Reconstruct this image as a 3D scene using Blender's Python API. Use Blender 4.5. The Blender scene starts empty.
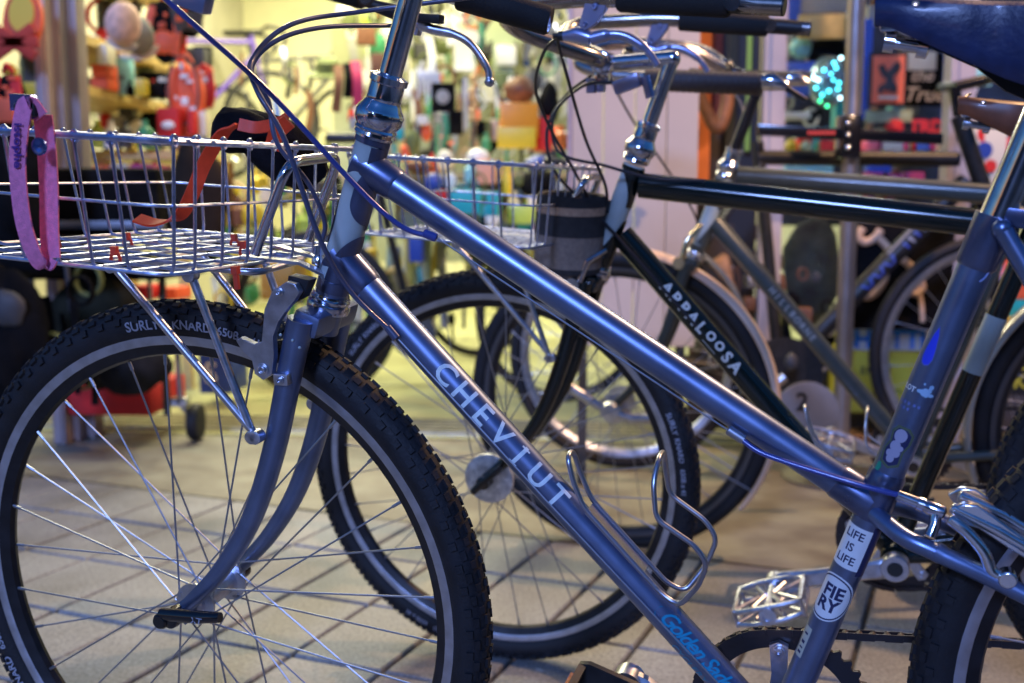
import bpy, bmesh, math, random
from mathutils import Vector as V, Matrix
R=math.radians; pi=math.pi
random.seed(4)
sc=bpy.context.scene
# ---------------- camera, sky, light, exposure ----------------
FPX,PITCH,CAMH=1093.1,0.1200,0.7581
cd=bpy.data.cameras.new('camera'); cam=bpy.data.objects.new('camera',cd); sc.collection.objects.link(cam)
sc.camera=cam; cam.location=(0,0,CAMH); cam.rotation_euler=(pi/2-PITCH,0,0)
cd.sensor_width=36; cd.lens=FPX/1024*36; cd.clip_start=.02; cd.clip_end=400
cd.dof.use_dof=True; cd.dof.focus_distance=1.08; cd.dof.aperture_fstop=4.6
w=bpy.data.worlds.new('World'); sc.world=w; w.use_nodes=True
nt=w.node_tree; bgn=nt.nodes['Background']; sky=nt.nodes.new('ShaderNodeTexSky'); sky.sky_type='NISHITA'
sky.sun_disc=False; sky.sun_elevation=R(3); sky.sun_rotation=R(215); sky.air_density=1.4; sky.ozone_density=6; sky.dust_density=.2
mxs=nt.nodes.new('ShaderNodeMix'); mxs.data_type='RGBA'; mxs.blend_type='MULTIPLY'; mxs.inputs[0].default_value=1; mxs.inputs[7].default_value=(1.1,.88,1.0,1)
nt.links.new(sky.outputs[0],mxs.inputs[6]); nt.links.new(mxs.outputs[2],bgn.inputs[0]); bgn.inputs[1].default_value=.32
def lamp(name,kind,loc,target,energy,color,size=.3,size_y=None,spot=None,blend=.4):
    l=bpy.data.lights.new(name,kind); o=bpy.data.objects.new(name,l); sc.collection.objects.link(o)
    o.location=loc; d=V(target)-V(loc); o.rotation_euler=d.to_track_quat('-Z','Y').to_euler()
    l.energy=energy; l.color=color
    if kind=='AREA':
        l.size=size
        if size_y: l.shape='RECTANGLE'; l.size_y=size_y
    elif kind=='SPOT': l.spot_size=R(spot); l.spot_blend=blend; l.shadow_soft_size=size
    elif kind=='SUN': l.angle=R(size)
    else: l.shadow_soft_size=size
    return o
lamp('twilight','SUN',(-.9,-3.0,1.7),(0,0,.2),2.0,(.28,.43,1.0),9)
lamp('shop_light_front','AREA',(-1.0,5.2,2.75),(-1.0,5.4,0),105,(1,.93,.58),1.6,.5)
lamp('shop_light_back','AREA',(-.9,7.0,2.75),(-.9,7.0,0),130,(1,.93,.60),1.6,.5)
lamp('shop_light_right','AREA',(1.7,6.0,2.75),(1.7,6.0,0),50,(.95,.95,.9),1.2,.5)
lamp('soffit_light','AREA',(-.5,3.1,2.68),(-.5,2.7,0),20,(1,.86,.56),2.4,.25)
lamp('street_flood','SPOT',(1.75,2.35,2.75),(.45,2.55,.3),210,(1,.58,.28),.03,spot=95)
lamp('sign_flood','SPOT',(1.55,.95,1.95),(.34,2.95,.85),150,(1,.62,.36),.012,spot=30)
def bev(o,w_=.0012):
    m=o.modifiers.new('bevel','BEVEL'); m.width=w_; m.segments=2; m.limit_method='ANGLE'; m.angle_limit=R(50); return o
vs=sc.view_settings; vs.view_transform='Standard'; vs.look='None'; vs.gamma=1; vs.exposure=.15; vs.use_curve_mapping=False
# ---------------- helpers ----------------
CP=V((0,0,CAMH)); FW=V((0,math.cos(PITCH),-math.sin(PITCH))); UPV=V((0,math.sin(PITCH),math.cos(PITCH))); RT=V((1,0,0))
def S(px,py,d): return CP+d*(FW+RT*((px-512)/FPX)-UPV*((py-341.5)/FPX))
def G(px,py,z=0):
    k=FW+RT*((px-512)/FPX)-UPV*((py-341.5)/FPX); return CP+k*((z-CAMH)/k.z)
MATS={}
def mat(name,col,rough=.5,metal=0,coat=0,noise=0,nscale=40,bump=0,bscale=200,emit=None,estr=0,trans=0,col2=None,alpha=1,ior=None,spec=None):
    if name in MATS: return MATS[name]
    m=bpy.data.materials.new(name); m.use_nodes=True; t=m.node_tree; b=t.nodes['Principled BSDF']
    b.inputs['Base Color'].default_value=(*col,1); b.inputs['Roughness'].default_value=rough; b.inputs['Metallic'].default_value=metal
    b.inputs['Coat Weight'].default_value=coat; b.inputs['Coat Roughness'].default_value=.08; b.inputs['Transmission Weight'].default_value=trans
    if spec is not None: b.inputs['Specular IOR Level'].default_value=spec
    if ior: b.inputs['IOR'].default_value=ior
    if emit: b.inputs['Emission Color'].default_value=(*emit,1); b.inputs['Emission Strength'].default_value=estr
    if noise or col2:
        tc=t.nodes.new('ShaderNodeTexCoord'); n=t.nodes.new('ShaderNodeTexNoise'); n.inputs['Scale'].default_value=nscale; n.inputs['Detail'].default_value=6
        r=t.nodes.new('ShaderNodeValToRGB'); c2=col2 or tuple(c*(1-noise) for c in col)
        r.color_ramp.elements[0].color=(*c2,1); r.color_ramp.elements[1].color=(*[min(1,c*(1+noise)) for c in col],1)
        r.color_ramp.elements[0].position=.35; r.color_ramp.elements[1].position=.65
        t.links.new(tc.outputs['Object'],n.inputs['Vector']); t.links.new(n.outputs[0],r.inputs[0]); t.links.new(r.outputs[0],b.inputs['Base Color'])
        # roughness variation
        mr=t.nodes.new('ShaderNodeMapRange'); mr.inputs[3].default_value=max(.02,rough*.8); mr.inputs[4].default_value=min(1,rough*1.25)
        t.links.new(n.outputs[0],mr.inputs[0]); t.links.new(mr.outputs[0],b.inputs['Roughness'])
    if bump:
        tc=t.nodes.new('ShaderNodeTexCoord'); n=t.nodes.new('ShaderNodeTexNoise'); n.inputs['Scale'].default_value=bscale; n.inputs['Detail'].default_value=4
        bp=t.nodes.new('ShaderNodeBump'); bp.inputs['Strength'].default_value=bump; bp.inputs['Distance'].default_value=.002
        t.links.new(tc.outputs['Object'],n.inputs['Vector']); t.links.new(n.outputs[0],bp.inputs['Height']); t.links.new(bp.outputs[0],b.inputs['Normal'])
    MATS[name]=m; return m
PAINT=mat('lavender paint',(.19,.25,.42),.35,.88,.12,noise=.10,nscale=30)
LUG=mat('lug paint',(.13,.16,.28),.30,.85,.3,noise=.12,nscale=40)
CREAM=mat('cream paint',(.42,.50,.50),.35,0,.3,noise=.06,nscale=30)
CHROME=mat('chrome',(.66,.67,.74),.14,1,0,noise=.12,nscale=60)
ALLOY=mat('brushed alloy',(.60,.62,.70),.34,1,noise=.15,nscale=80)
WIRE=mat('plated wire',(.56,.63,.90),.32,1,noise=.15,nscale=120)
RIMM=mat('anodised rim',(.52,.55,.64),.35,.9,noise=.12,nscale=60)
RIMB=mat('black rim',(.016,.016,.02),.4,.3,noise=.3,nscale=50)
SPOKE=mat('spoke steel',(.45,.47,.53),.45,1)
RUB=mat('tyre rubber',(.009,.009,.012),.66,0,0,noise=.35,nscale=35,bump=.3,bscale=300)
BLK=mat('black plastic',(.012,.012,.014),.45,noise=.3,nscale=60)
BLKG=mat('gloss black',(.008,.008,.010),.16,coat=.5)
GRIP=mat('foam grip',(.012,.012,.013),.8,bump=.5,bscale=500)
HOUS=mat('grey cable housing',(.08,.09,.16),.35,.2,coat=.4)
HOUSB=mat('black cable housing',(.015,.015,.02),.4)
WHITE=mat('white sticker vinyl',(.78,.80,.82),.4,noise=.04)
WTXT=mat('pale lettering',(.80,.90,.93),.4,noise=.1,nscale=120)
NAVY=mat('navy ink',(.02,.025,.09),.4)
BLUEINK=mat('bright blue ink',(.03,.06,.75),.35)
TEAL=mat('teal lettering',(.01,.30,.50),.4)
PALEBL=mat('pale blue ink',(.35,.55,.75),.5)
GREENP=mat('dark green paint',(.004,.010,.009),.18,.2,.6)
HILL=mat('grey green paint',(.060,.072,.066),.34,.1,.3,noise=.1)
BLUEL=mat('blue leather',(.015,.025,.085),.38,0,.15,noise=.2,nscale=50,bump=.2,bscale=250)
BROWNL=mat('brown leather',(.20,.06,.025),.38,0,.2,noise=.2,nscale=50)
WRAP=mat('brown bar tape',(.06,.045,.045),.6,bump=.3,bscale=100)
COPPER=mat('copper',(.75,.45,.28),.25,1)
CHAINM=mat('chain steel',(.06,.055,.06),.4,.8)
FENDC=mat('cream fender',(.85,.62,.46),.3,.1,.5)
FENDS=mat('silver fender',(.45,.5,.6),.25,.9)
PINK=mat('pink webbing',(.90,.24,.44),.7,bump=.6,bscale=900,noise=.12,nscale=200)
CAGEM=mat('cage steel',(.48,.50,.58),.32,1)
REDW=mat('red strap',(.95,.065,.012),.5,noise=.1,nscale=60)
AMBER=mat('amber reflector',(.55,.22,.03),.25,0,.6,noise=.3,nscale=120)
class MB:
    def __init__(s): s.v=[]; s.f=[]; s.m=[]; s.mi=0
    def add(s,vs,fs,mi=None):
        b=len(s.v); s.v+= [V(x) for x in vs]; s.f+=[[b+i for i in f] for f in fs]; s.m+=[s.mi if mi is None else mi]*len(fs); return s
    def tube(s,pts,r,seg=12,closed=False,cap=True,mi=None,flat=None):
        pts=[V(p) for p in pts]; n=len(pts); rr=r if isinstance(r,(list,tuple)) else [r]*n
        T=[]
        for i in range(n):
            if closed: d=pts[(i+1)%n]-pts[i-1]
            else: d=pts[min(i+1,n-1)]-pts[max(i-1,0)]
            T.append(d.normalized() if d.length>1e-9 else V((0,0,1)))
        a=T[0].orthogonal().normalized() if flat is None else (V(flat)-T[0]*V(flat).dot(T[0])).normalized()
        vs=[]
        for i in range(n):
            a=(a-T[i]*a.dot(T[i])).normalized(); b=T[i].cross(a)
            for k in range(seg):
                t=2*pi*k/seg; vs.append(pts[i]+rr[i]*(math.cos(t)*a+math.sin(t)*b))
        fs=[]
        for i in range(n if closed else n-1):
            j=(i+1)%n
            for k in range(seg):
                l=(k+1)%seg; fs.append([i*seg+k,i*seg+l,j*seg+l,j*seg+k])
        if cap and not closed: fs.append(list(range(seg))[::-1]); fs.append([(n-1)*seg+k for k in range(seg)])
        return s.add(vs,fs,mi)
    def ribbon(s,pts,wv,w,th,mi=None):   # flat strap: width vector(s), thickness
        pts=[V(p) for p in pts]; n=len(pts); vs=[]
        for i in range(n):
            t=(pts[min(i+1,n-1)]-pts[max(i-1,0)]).normalized(); x=V(wv[i]) if isinstance(wv,list) else V(wv); x=(x-t*x.dot(t)).normalized(); nn=t.cross(x)
            for a,b in((-1,-1),(1,-1),(1,1),(-1,1)): vs.append(pts[i]+x*a*w/2+nn*b*th/2)
        fs=[[4*i+k,4*i+(k+1)%4,4*i+4+(k+1)%4,4*i+4+k] for i in range(n-1) for k in range(4)]+[[3,2,1,0],[4*n-4,4*n-3,4*n-2,4*n-1]]
        return s.add(vs,fs,mi)
    def box(s,c,size,M=None,mi=None,bev=0):
        c=V(c); x,y,z=[q/2 for q in size]; M=M or Matrix.Identity(3)
        if bev:
            bm=bmesh.new(); bmesh.ops.create_cube(bm,size=1)
            for q in bm.verts: q.co=V((q.co.x*2*x,q.co.y*2*y,q.co.z*2*z))
            bmesh.ops.bevel(bm,geom=bm.edges[:],offset=bev,segments=2,affect='EDGES',profile=.6)
            bm.verts.index_update(); vs=[c+M@q.co for q in bm.verts]; fs=[[q.index for q in f.verts] for f in bm.faces]; bm.free(); return s.add(vs,fs,mi)
        vs=[c+M@V((a*x,b*y,d*z)) for a in(-1,1) for b in(-1,1) for d in(-1,1)]
        return s.add(vs,[[0,1,3,2],[4,6,7,5],[0,4,5,1],[2,3,7,6],[0,2,6,4],[1,5,7,3]],mi)
    def lathe(s,o,ax,prof,seg=24,mi=None):  # prof: (dist along axis, radius)
        o=V(o); ax=V(ax).normalized(); a=ax.orthogonal().normalized(); b=ax.cross(a); vs=[]; n=len(prof)
        for h,r in prof:
            for k in range(seg):
                t=2*pi*k/seg; vs.append(o+ax*h+max(r,1e-5)*(math.cos(t)*a+math.sin(t)*b))
        fs=[[i*seg+k,i*seg+(k+1)%seg,(i+1)*seg+(k+1)%seg,(i+1)*seg+k] for i in range(n-1) for k in range(seg)]
        fs.append(list(range(seg))[::-1]); fs.append([(n-1)*seg+k for k in range(seg)])
        return s.add(vs,fs,mi)
    def ball(s,c,r,mi=None,seg=12,sc_=(1,1,1),M=None):
        vs=[];fs=[];n=seg//2; M=M or Matrix.Identity(3)
        for i in range(n+1):
            for k in range(seg):
                a=pi*i/n; t=2*pi*k/seg; vs.append(V(c)+M@V((r*sc_[0]*math.sin(a)*math.cos(t),r*sc_[1]*math.sin(a)*math.sin(t),r*sc_[2]*math.cos(a))))
        for i in range(n):
            for k in range(seg): fs.append([i*seg+k,(i+1)*seg+k,(i+1)*seg+(k+1)%seg,i*seg+(k+1)%seg])
        return s.add(vs,fs,mi)
    def prism(s,poly,d,mi=None):   # poly 3D ring, extruded by d
        n=len(poly); p=[V(x) for x in poly]; d=V(d)
        return s.add(p+[x+d for x in p],[list(range(n)),[n+i for i in range(n)][::-1]]+[[i,n+i,n+(i+1)%n,(i+1)%n] for i in range(n)],mi)
    def build(s,name,mats,parent=None,smooth=True,norm=True,**kw):
        me=bpy.data.meshes.new(name); me.from_pydata([tuple(v) for v in s.v],[],s.f)
        mats=mats if isinstance(mats,(list,tuple)) else [mats]
        for m in mats: me.materials.append(m)
        me.polygons.foreach_set('material_index',s.m)
        bm=bmesh.new(); bm.from_mesh(me)
        if not norm: bm.free(); bm=None
        if bm: bmesh.ops.remove_doubles(bm,verts=bm.verts[:],dist=1e-6); bmesh.ops.recalc_face_normals(bm,faces=bm.faces[:]); bm.to_mesh(me); bm.free()
        if smooth:
            me.polygons.foreach_set('use_smooth',[True]*len(me.polygons))
            try: me.set_sharp_from_angle(angle=R(38))
            except Exception: pass
        o=bpy.data.objects.new(name,me); sc.collection.objects.link(o)
        if parent: o.parent=parent
        for k,v_ in kw.items(): o[k]=v_
        return o
def empty(name,parent=None,M=None,**kw):
    o=bpy.data.objects.new(name,None); sc.collection.objects.link(o); o.empty_display_size=.05
    if parent: o.parent=parent
    if M is not None: o.matrix_world=M
    for k,v_ in kw.items(): o[k]=v_
    return o
def curve(pts,n=8):   # Catmull-Rom
    p=[V(x) for x in pts]; p=[2*p[0]-p[1]]+p+[2*p[-1]-p[-2]]; out=[]
    for i in range(1,len(p)-2):
        for k in range(n):
            t=k/n; a,b,c,d=p[i-1],p[i],p[i+1],p[i+2]
            out.append(.5*((2*b)+(c-a)*t+(2*a-5*b+4*c-d)*t*t+(3*b-a-3*c+d)*t**3))
    out.append(p[-2]); return out
def arc_fillet(pts,r,n=6,closed=False):
    p=[V(x) for x in pts]; out=[]; N=len(p)
    for i in range(N):
        if not closed and i in(0,N-1): out.append(p[i]); continue
        a=(p[i-1]-p[i]); b=(p[(i+1)%N]-p[i]); q=min(r,a.length*.45,b.length*.45); A=p[i]+a.normalized()*q; B=p[i]+b.normalized()*q
        for k in range(n+1):
            t=k/n; out.append((1-t)**2*A+2*t*(1-t)*p[i]+t*t*B)
    return out
def tick(x,y,w_,h): return flat_shape('poly',[(x-w_/2,y-h/2),(x+w_/2,y-h/2),(x+w_/2,y+h/2),(x-w_/2,y+h/2)])
def flat_shape(kind,arg,size=1,shear=0,bold=0,spacing=1,align='CENTER',step=.003):
    """2D mesh (bmesh) of a text or polygon, cut fine enough to wrap round a tube"""
    if kind=='text':
        c=bpy.data.curves.new('lettering','FONT'); c.body=arg; c.size=size; c.shear=shear; c.offset=bold; c.space_character=spacing; c.align_x=align; c.align_y='CENTER'; c.resolution_u=3
        o=bpy.data.objects.new('tmp',c); sc.collection.objects.link(o); dg=bpy.context.evaluated_depsgraph_get(); me=bpy.data.meshes.new_from_object(o.evaluated_get(dg)); bpy.data.objects.remove(o); bpy.data.curves.remove(c)
        bm=bmesh.new(); bm.from_mesh(me); bpy.data.meshes.remove(me)
    else:
        bm=bmesh.new(); bm.faces.new([bm.verts.new((x,y,0)) for x,y in arg])
        bmesh.ops.triangulate(bm,faces=bm.faces[:])
    if step:
        xs=[v.co.x for v in bm.verts]; ys=[v.co.y for v in bm.verts]
        for ax,lo,hi in((0,min(xs),max(xs)),(1,min(ys),max(ys))):
            k=lo+step
            while k<hi:
                pc=[0,0,0]; pc[ax]=k; no=[0,0,0]; no[ax]=1
                bmesh.ops.bisect_plane(bm,geom=bm.verts[:]+bm.edges[:]+bm.faces[:],plane_co=pc,plane_no=no); k+=step
    bm.verts.index_update(); vs=[v.co.copy() for v in bm.verts]; fs=[[v.index for v in f.verts] for f in bm.faces]; bm.free(); return vs,fs
def wrap(mb,shape,o,T,e1,r,mode='along',phi0=0,rot=0,mi=None,dx=0,dy=0):
    """o: axis point, T: tube axis, e1: outward direction at centre"""
    vs,fs=shape; T=V(T).normalized(); e1=V(e1); e1=(e1-T*e1.dot(T)).normalized(); e2=e1.cross(T) if mode=='along' else e1.cross(T)*-1
    c,s_=math.cos(rot),math.sin(rot); out=[]
    for p in vs:
        x=c*p.x-s_*p.y+dx; y=s_*p.x+c*p.y+dy
        al,ar=(x,y) if mode=='along' else (y,x)
        ph=phi0+ar/r; out.append(V(o)+T*al+r*(math.cos(ph)*e1+math.sin(ph)*e2))
    return mb.add(out,fs,mi)
def disc_poly(r,n=40,cx=0,cy=0,sx=1,sy=1): return [(cx+r*sx*math.cos(2*pi*k/n),cy+r*sy*math.sin(2*pi*k/n)) for k in range(n)]
# ---------------- ground, shop shell ----------------
def ground_mat():
    m=bpy.data.materials.new('pavement'); m.use_nodes=True; t=m.node_tree; b=t.nodes['Principled BSDF']; N=t.nodes.new; L=t.links.new
    tc=N('ShaderNodeTexCoord')
    n1=N('ShaderNodeTexNoise'); n1.inputs['Scale'].default_value=160; n1.inputs['Detail'].default_value=5; L(tc.outputs['Object'],n1.inputs['Vector'])
    n2=N('ShaderNodeTexNoise'); n2.inputs['Scale'].default_value=3.2; n2.inputs['Detail'].default_value=6; L(tc.outputs['Object'],n2.inputs['Vector'])
    r=N('ShaderNodeValToRGB'); e=r.color_ramp.elements; e[0].position=.32; e[0].color=(.21,.215,.22,1); e[1].position=.68; e[1].color=(.42,.43,.44,1); L(n1.outputs[0],r.inputs[0])
    r2=N('ShaderNodeValToRGB'); e=r2.color_ramp.elements; e[0].position=.3; e[0].color=(.55,.53,.5,1); e[1].position=.62; e[1].color=(1,1,1,1); L(n2.outputs[0],r2.inputs[0])
    mx=N('ShaderNodeMix'); mx.data_type='RGBA'; mx.blend_type='MULTIPLY'; mx.inputs[0].default_value=1; L(r.outputs[0],mx.inputs[6]); L(r2.outputs[0],mx.inputs[7])
    # droppings / chewing gum specks
    n3=N('ShaderNodeTexNoise'); n3.inputs['Scale'].default_value=9; n3.inputs['Detail'].default_value=3; L(tc.outputs['Object'],n3.inputs['Vector'])
    r3=N('ShaderNodeValToRGB'); e=r3.color_ramp.elements; e[0].position=.715; e[0].color=(0,0,0,1); e[1].position=.735; e[1].color=(.6,.6,.6,1); L(n3.outputs[0],r3.inputs[0])
    m2=N('ShaderNodeMix'); m2.data_type='RGBA'; L(r3.outputs[0],m2.inputs[0]); L(mx.outputs[2],m2.inputs[6]); m2.inputs[7].default_value=(.6,.62,.65,1)
    L(m2.outputs[2],b.inputs['Base Color']); b.inputs['Roughness'].default_value=.6
    bp=N('ShaderNodeBump'); bp.inputs['Strength'].default_value=.5; bp.inputs['Distance'].default_value=.002; L(n1.outputs[0],bp.inputs['Height']); L(bp.outputs[0],b.inputs['Normal'])
    return m
PAVE=ground_mat()
JOINT=mat('joint grit',(.075,.07,.06),.8,noise=.4,nscale=90)
CONC=mat('worn concrete',(.25,.245,.19),.55,noise=.22,nscale=7,bump=.4,bscale=120,col2=(.17,.15,.12))
b=MB(); g=[(-60,-40,-.012),(60,-40,-.012),(60,90,-.012),(-60,90,-.012)]
b.add(g,[[0,1,2,3]]).build('ground',JOINT,smooth=False,kind='structure')
# pavers: rows run at -23 degrees
ax=V((math.cos(R(-23)),math.sin(R(-23)),0)); ay=V((-ax.y,ax.x,0)); b=MB(); PW,PL_=.262,.178; O=V((-.40,2.66,0))
for i in range(-22,24):
    for j in range(-24,0):
        off=0
        x0,y0=i*PL_+off,j*PW
        c=O+ax*(x0+PL_/2)+ay*(y0+PW/2)
        if abs(c.x)>3.4 or c.y<-.8: continue
        h=random.uniform(-.0012,.0012); e=.0045; hx,hy=PL_/2-e,PW/2-e
        vs=[];
        for z,k in((-.012,0),(-.003+h,0),(0+h,.003)):
            for a,d in((-1,-1),(1,-1),(1,1),(-1,1)): p=c+ax*a*(hx-k)+ay*d*(hy-k); vs.append((p.x,p.y,z))
        b.add(vs,[[0,1,5,4],[1,2,6,5],[2,3,7,6],[3,0,4,7],[4,5,9,8],[5,6,10,9],[6,7,11,10],[7,4,8,11],[8,9,10,11]])
b.build('pavement',PAVE,smooth=False,norm=False,kind='structure')
# concrete apron behind the pavers, up to the shop threshold
SY=R(-5.6); fx=V((math.cos(SY),math.sin(SY),0)); fy=V((-fx.y,fx.x,0)); TO=V((0,3.55,0))   # facade line through TO
def F(a,d,z): return TO+fx*a+fy*d+V((0,0,z))
A=O+ax*-12+ay*.01; B=O+ax*12+ay*.01
A=O+ax*-3.1+ay*.01; b=MB(); p=[(A.x,A.y,-.002),(B.x,B.y,-.002),tuple(F(12,0,-.002)),tuple(F(-3.2,0,-.002))]
# cross order: keep a simple quad
b.add([p[0],p[1],p[2],p[3]],[[0,1,2,3]]).build('concrete_apron',CONC,smooth=False,kind='structure')
b=MB()
FLOORM=mat('shop floor',(.44,.45,.22),.42,noise=.15,nscale=3,bump=.15,bscale=60)
b.add([F(-2.6,0,.002),F(4.2,0,.002),F(4.2,6,.002),F(-2.6,6,.002)],[[0,1,2,3]]).build('shop_floor',FLOORM,smooth=False,kind='structure')
TRK=mat('threshold metal',(.45,.43,.36),.3,.8,noise=.2,nscale=20)
b=MB()
for k in range(5): b.box(F(.8,.06+.055*k,.008),(6.6,.018,.012),Matrix.Rotation(SY,3,'Z'))
b.build('door_track',TRK,smooth=False,label='ribbed metal sliding door track across the shop threshold',category='door track')
FR=Matrix.Rotation(SY,3,'Z')
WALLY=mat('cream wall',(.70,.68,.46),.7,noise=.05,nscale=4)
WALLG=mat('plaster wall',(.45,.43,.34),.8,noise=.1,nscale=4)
def wallbox(name,a0,a1,d0,d1,z0,z1,m,lab,cat='wall'):
    MB().box(F((a0+a1)/2,(d0+d1)/2,(z0+z1)/2),(a1-a0,d1-d0,z1-z0),FR).build(name,m,smooth=False,label=lab,category=cat)
wallbox('back_wall',-2.7,4.3,5.0,5.12,0,3.0,WALLY,'cream painted wall at the back of the shop','wall')
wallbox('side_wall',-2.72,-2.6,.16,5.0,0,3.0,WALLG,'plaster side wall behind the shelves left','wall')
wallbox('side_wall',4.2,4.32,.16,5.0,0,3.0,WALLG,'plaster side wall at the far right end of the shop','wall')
CEILM=mat('beige ceiling',(.6,.55,.42),.8,noise=.04)
b=MB(); b.box(F(.8,2.5,3.04),(7.2,5.2,.06),FR); b.build('ceiling',CEILM,smooth=False,kind='structure')
b=MB(); b.box(F(.2,2.6,2.2),(.3,3.4,.34),FR); 
b.build('ceiling_beam',CEILM,smooth=False,label='beige boxed beam running back under the shop ceiling',category='beam')
wallbox('facade_header',-3.5,5,-.02,.12,2.7,3.4,mat('header board',(.12,.11,.10),.6),'dark header board over the open shopfront','fascia')
wallbox('facade_pier',-4.6,-2.35,-.02,.15,0,3.4,mat('pier render',(.12,.11,.12),.7,noise=.2),'dark rendered pier at the left end of the shopfront','wall')
# opposite side of the street: dark buildings seen only in reflections
for k,(x,y,sx,h) in enumerate([(-9,-13,8,5.5),(2,-14,9,7),(11,-12,7,4.5)]):
    bm_=MB(); bm_.box((x,y,h/2),(sx,5,h)); bd=bm_.build('street_building',mat('brick dusk',(.10,.08,.07),.8,noise=.3,nscale=2),smooth=False,
        label=['low brick building across the street, left','taller brick building straight across the street','small brick building across the street, right'][k],category='building')
    for i in range(3):
        w_=MB(); w_.box((x-sx/3+i*sx/3,y+2.53,h*.55),(1.1,.06,1.4)); w_.build('window',mat('dark window',(.02,.025,.04),.1),bd,smooth=False)

# ---------------- bicycles ----------------
def side(x,y,z): return V((x,y,z))
HTA=R(69.63); HA=V((math.cos(HTA),0,math.sin(HTA)))
def hax(z): return V((.173+.372*(z-.665),0,z))
STA=R(71.65); SA=V((math.cos(STA),0,math.sin(STA))); BBP=V((.622,0,.258))
def sax(z): return V((.622+.3317*(z-.258),0,z))
def make_wheel(name,par,cx,cz,rt,tr,rimr,hubw,knobs=True,rimmat=None,text=None,rot0=0,hubr=.02,nsp=32,bigdisc=False):
    """wheel in the local x-z plane, centre (cx,0,cz); rt tyre outer radius, tr tyre section radius, rimr outer rim radius"""
    w=empty(name,par); w.location=(cx,0,cz)
    Rm=rt-tr
    b=MB(); n=96; sec=16; vs=[]
    for i in range(n):
        a=2*pi*i/n
        for k in range(sec):
            t=2*pi*k/sec; rr=Rm+tr*.97*math.cos(t); y=tr*.97*math.sin(t)
            vs.append((rr*math.cos(a),y,rr*math.sin(a)))
    b.add(vs,[[i*sec+k,i*sec+(k+1)%sec,((i+1)%n)*sec+(k+1)%sec,((i+1)%n)*sec+k] for i in range(n) for k in range(sec)])
    if knobs:
        nk=84
        for i in range(nk):
            for j,t0 in enumerate((-1.28,-.92,-.56,-.19,.19,.56,.92,1.28)):
                a=2*pi*(i+(.5 if j%2 else 0))/nk; t=t0; wid=.0034 if abs(t0)<1.1 else .0042; ln=.0058 if j%2 else .0046
                er=V((math.cos(a),0,math.sin(a))); tg=V((-math.sin(a),0,math.cos(a)))
                nr=er*math.cos(t)+V((0,1,0))*math.sin(t); wd=-er*math.sin(t)+V((0,1,0))*math.cos(t)
                M=Matrix((tg,wd,nr)).transposed(); c=er*Rm+nr*(tr*.97+.0008)
                b.box(c,(ln*2*.85,wid*1.7,.0034),M)
    b.build('tyre',RUB,w)
    if text:
        tb=MB()
        for s_,size,a0 in text:
            for y in (-1,):
                vs,fs=flat_shape('text',s_,size=size,step=.004,bold=.0003)
                out=[]
                for p in vs:
                    a=a0-p.x/(rimr+.010); h=.0125+p.y    # height above rim edge on the sidewall
                    rr=rimr+h; q=max(-1,min(1,(rr-Rm)/tr)); yy=-math.sqrt(max(0,1-q*q))*tr*.985-.0006
                    out.append((rr*math.cos(a),yy,rr*math.sin(a)))
                tb.add(out,fs)
        tb.build('tyre_lettering',mat('tyre print',(.34,.35,.42),.6),w)
    # rim: brake track + inner walls
    b=MB(); prof=[(rimr,-.0115,0),(rimr-.0005,-.0128,0),(rimr-.0095,-.0122,0),(rimr-.0110,-.0112,1),(rimr-.022,-.0060,1),(rimr-.0245,0,1)]
    prof=prof+[(r_,-y_,m_) for r_,y_,m_ in prof[::-1][1:]]+[(rimr-.004,.008,1),(rimr-.008,0,1),(rimr-.004,-.008,1)]
    n=96; k_=len(prof); vs=[];
    for i in range(n):
        a=2*pi*i/n
        for r_,y_,_ in prof: vs.append((r_*math.cos(a),y_,r_*math.sin(a)))
    for k in range(k_):
        b.add([],[]) 
    base=len(b.v); b.v+=[V(x) for x in vs]
    for i in range(n):
        for k in range(k_):
            b.f.append([i*k_+k,i*k_+(k+1)%k_,((i+1)%n)*k_+(k+1)%k_,((i+1)%n)*k_+k]); b.m.append(prof[k][2] if k<len(prof)-3 else 1)
    b.build('rim',[RIMM if rimmat is not RIMB else mat('dark rim',(.10,.10,.11),.4,.6),rimmat or RIMB],w)
    fo=.03 if hubw<.12 else .032
    b=MB(); b.lathe((0,-hubw/2,0),(0,1,0),[(0,.006),(.006,.006),(.0061,.010),(.012,.0125),(hubw/2-fo-.003,.013),(hubw/2-fo-.0028,hubr+.004),(hubw/2-fo,hubr+.004),(hubw/2-fo+.001,.014),
        (hubw/2+fo-.001,.014),(hubw/2+fo,hubr+.004),(hubw/2+fo+.0028,hubr+.004),(hubw/2+fo+.003,.013),(hubw-.012,.0125),(hubw-.0061,.010),(hubw-.006,.006),(hubw,.006)],seg=28)
    b.build('hub',ALLOY,w)
    if bigdisc: b=MB(); b.lathe((0,-hubw/2+.004,0),(0,1,0),[(0,.012),(0.001,.038),(.003,.041),(.010,.041),(.012,.036),(.014,.02)],seg=32); b.build('hub_disc',mat('frosted alloy',(.85,.87,.92),.5,.5,noise=.35,nscale=120),w)
    sp=MB(); 
    for sd in (-1,1):
        for i in range(nsp//2):
            a0=rot0+2*pi*(i*2+(0 if sd<0 else 1))/nsp; lead=1 if i%2 else -1
            ah=a0-lead*R(67)
            hp=V((hubr*math.cos(ah),sd*(fo+(.0025 if i%4<2 else -.0005)),hubr*math.sin(ah))); rp=V(((rimr-.0235)*math.cos(a0),sd*.003,(rimr-.0235)*math.sin(a0)))
            m=MB(); m.tube([hp,rp],.0011,seg=6); d=(hp-rp).normalized(); m.tube([rp-d*.003,rp+d*.011],.0019,seg=6); m.build('spoke',SPOKE,w)
    return w
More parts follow.
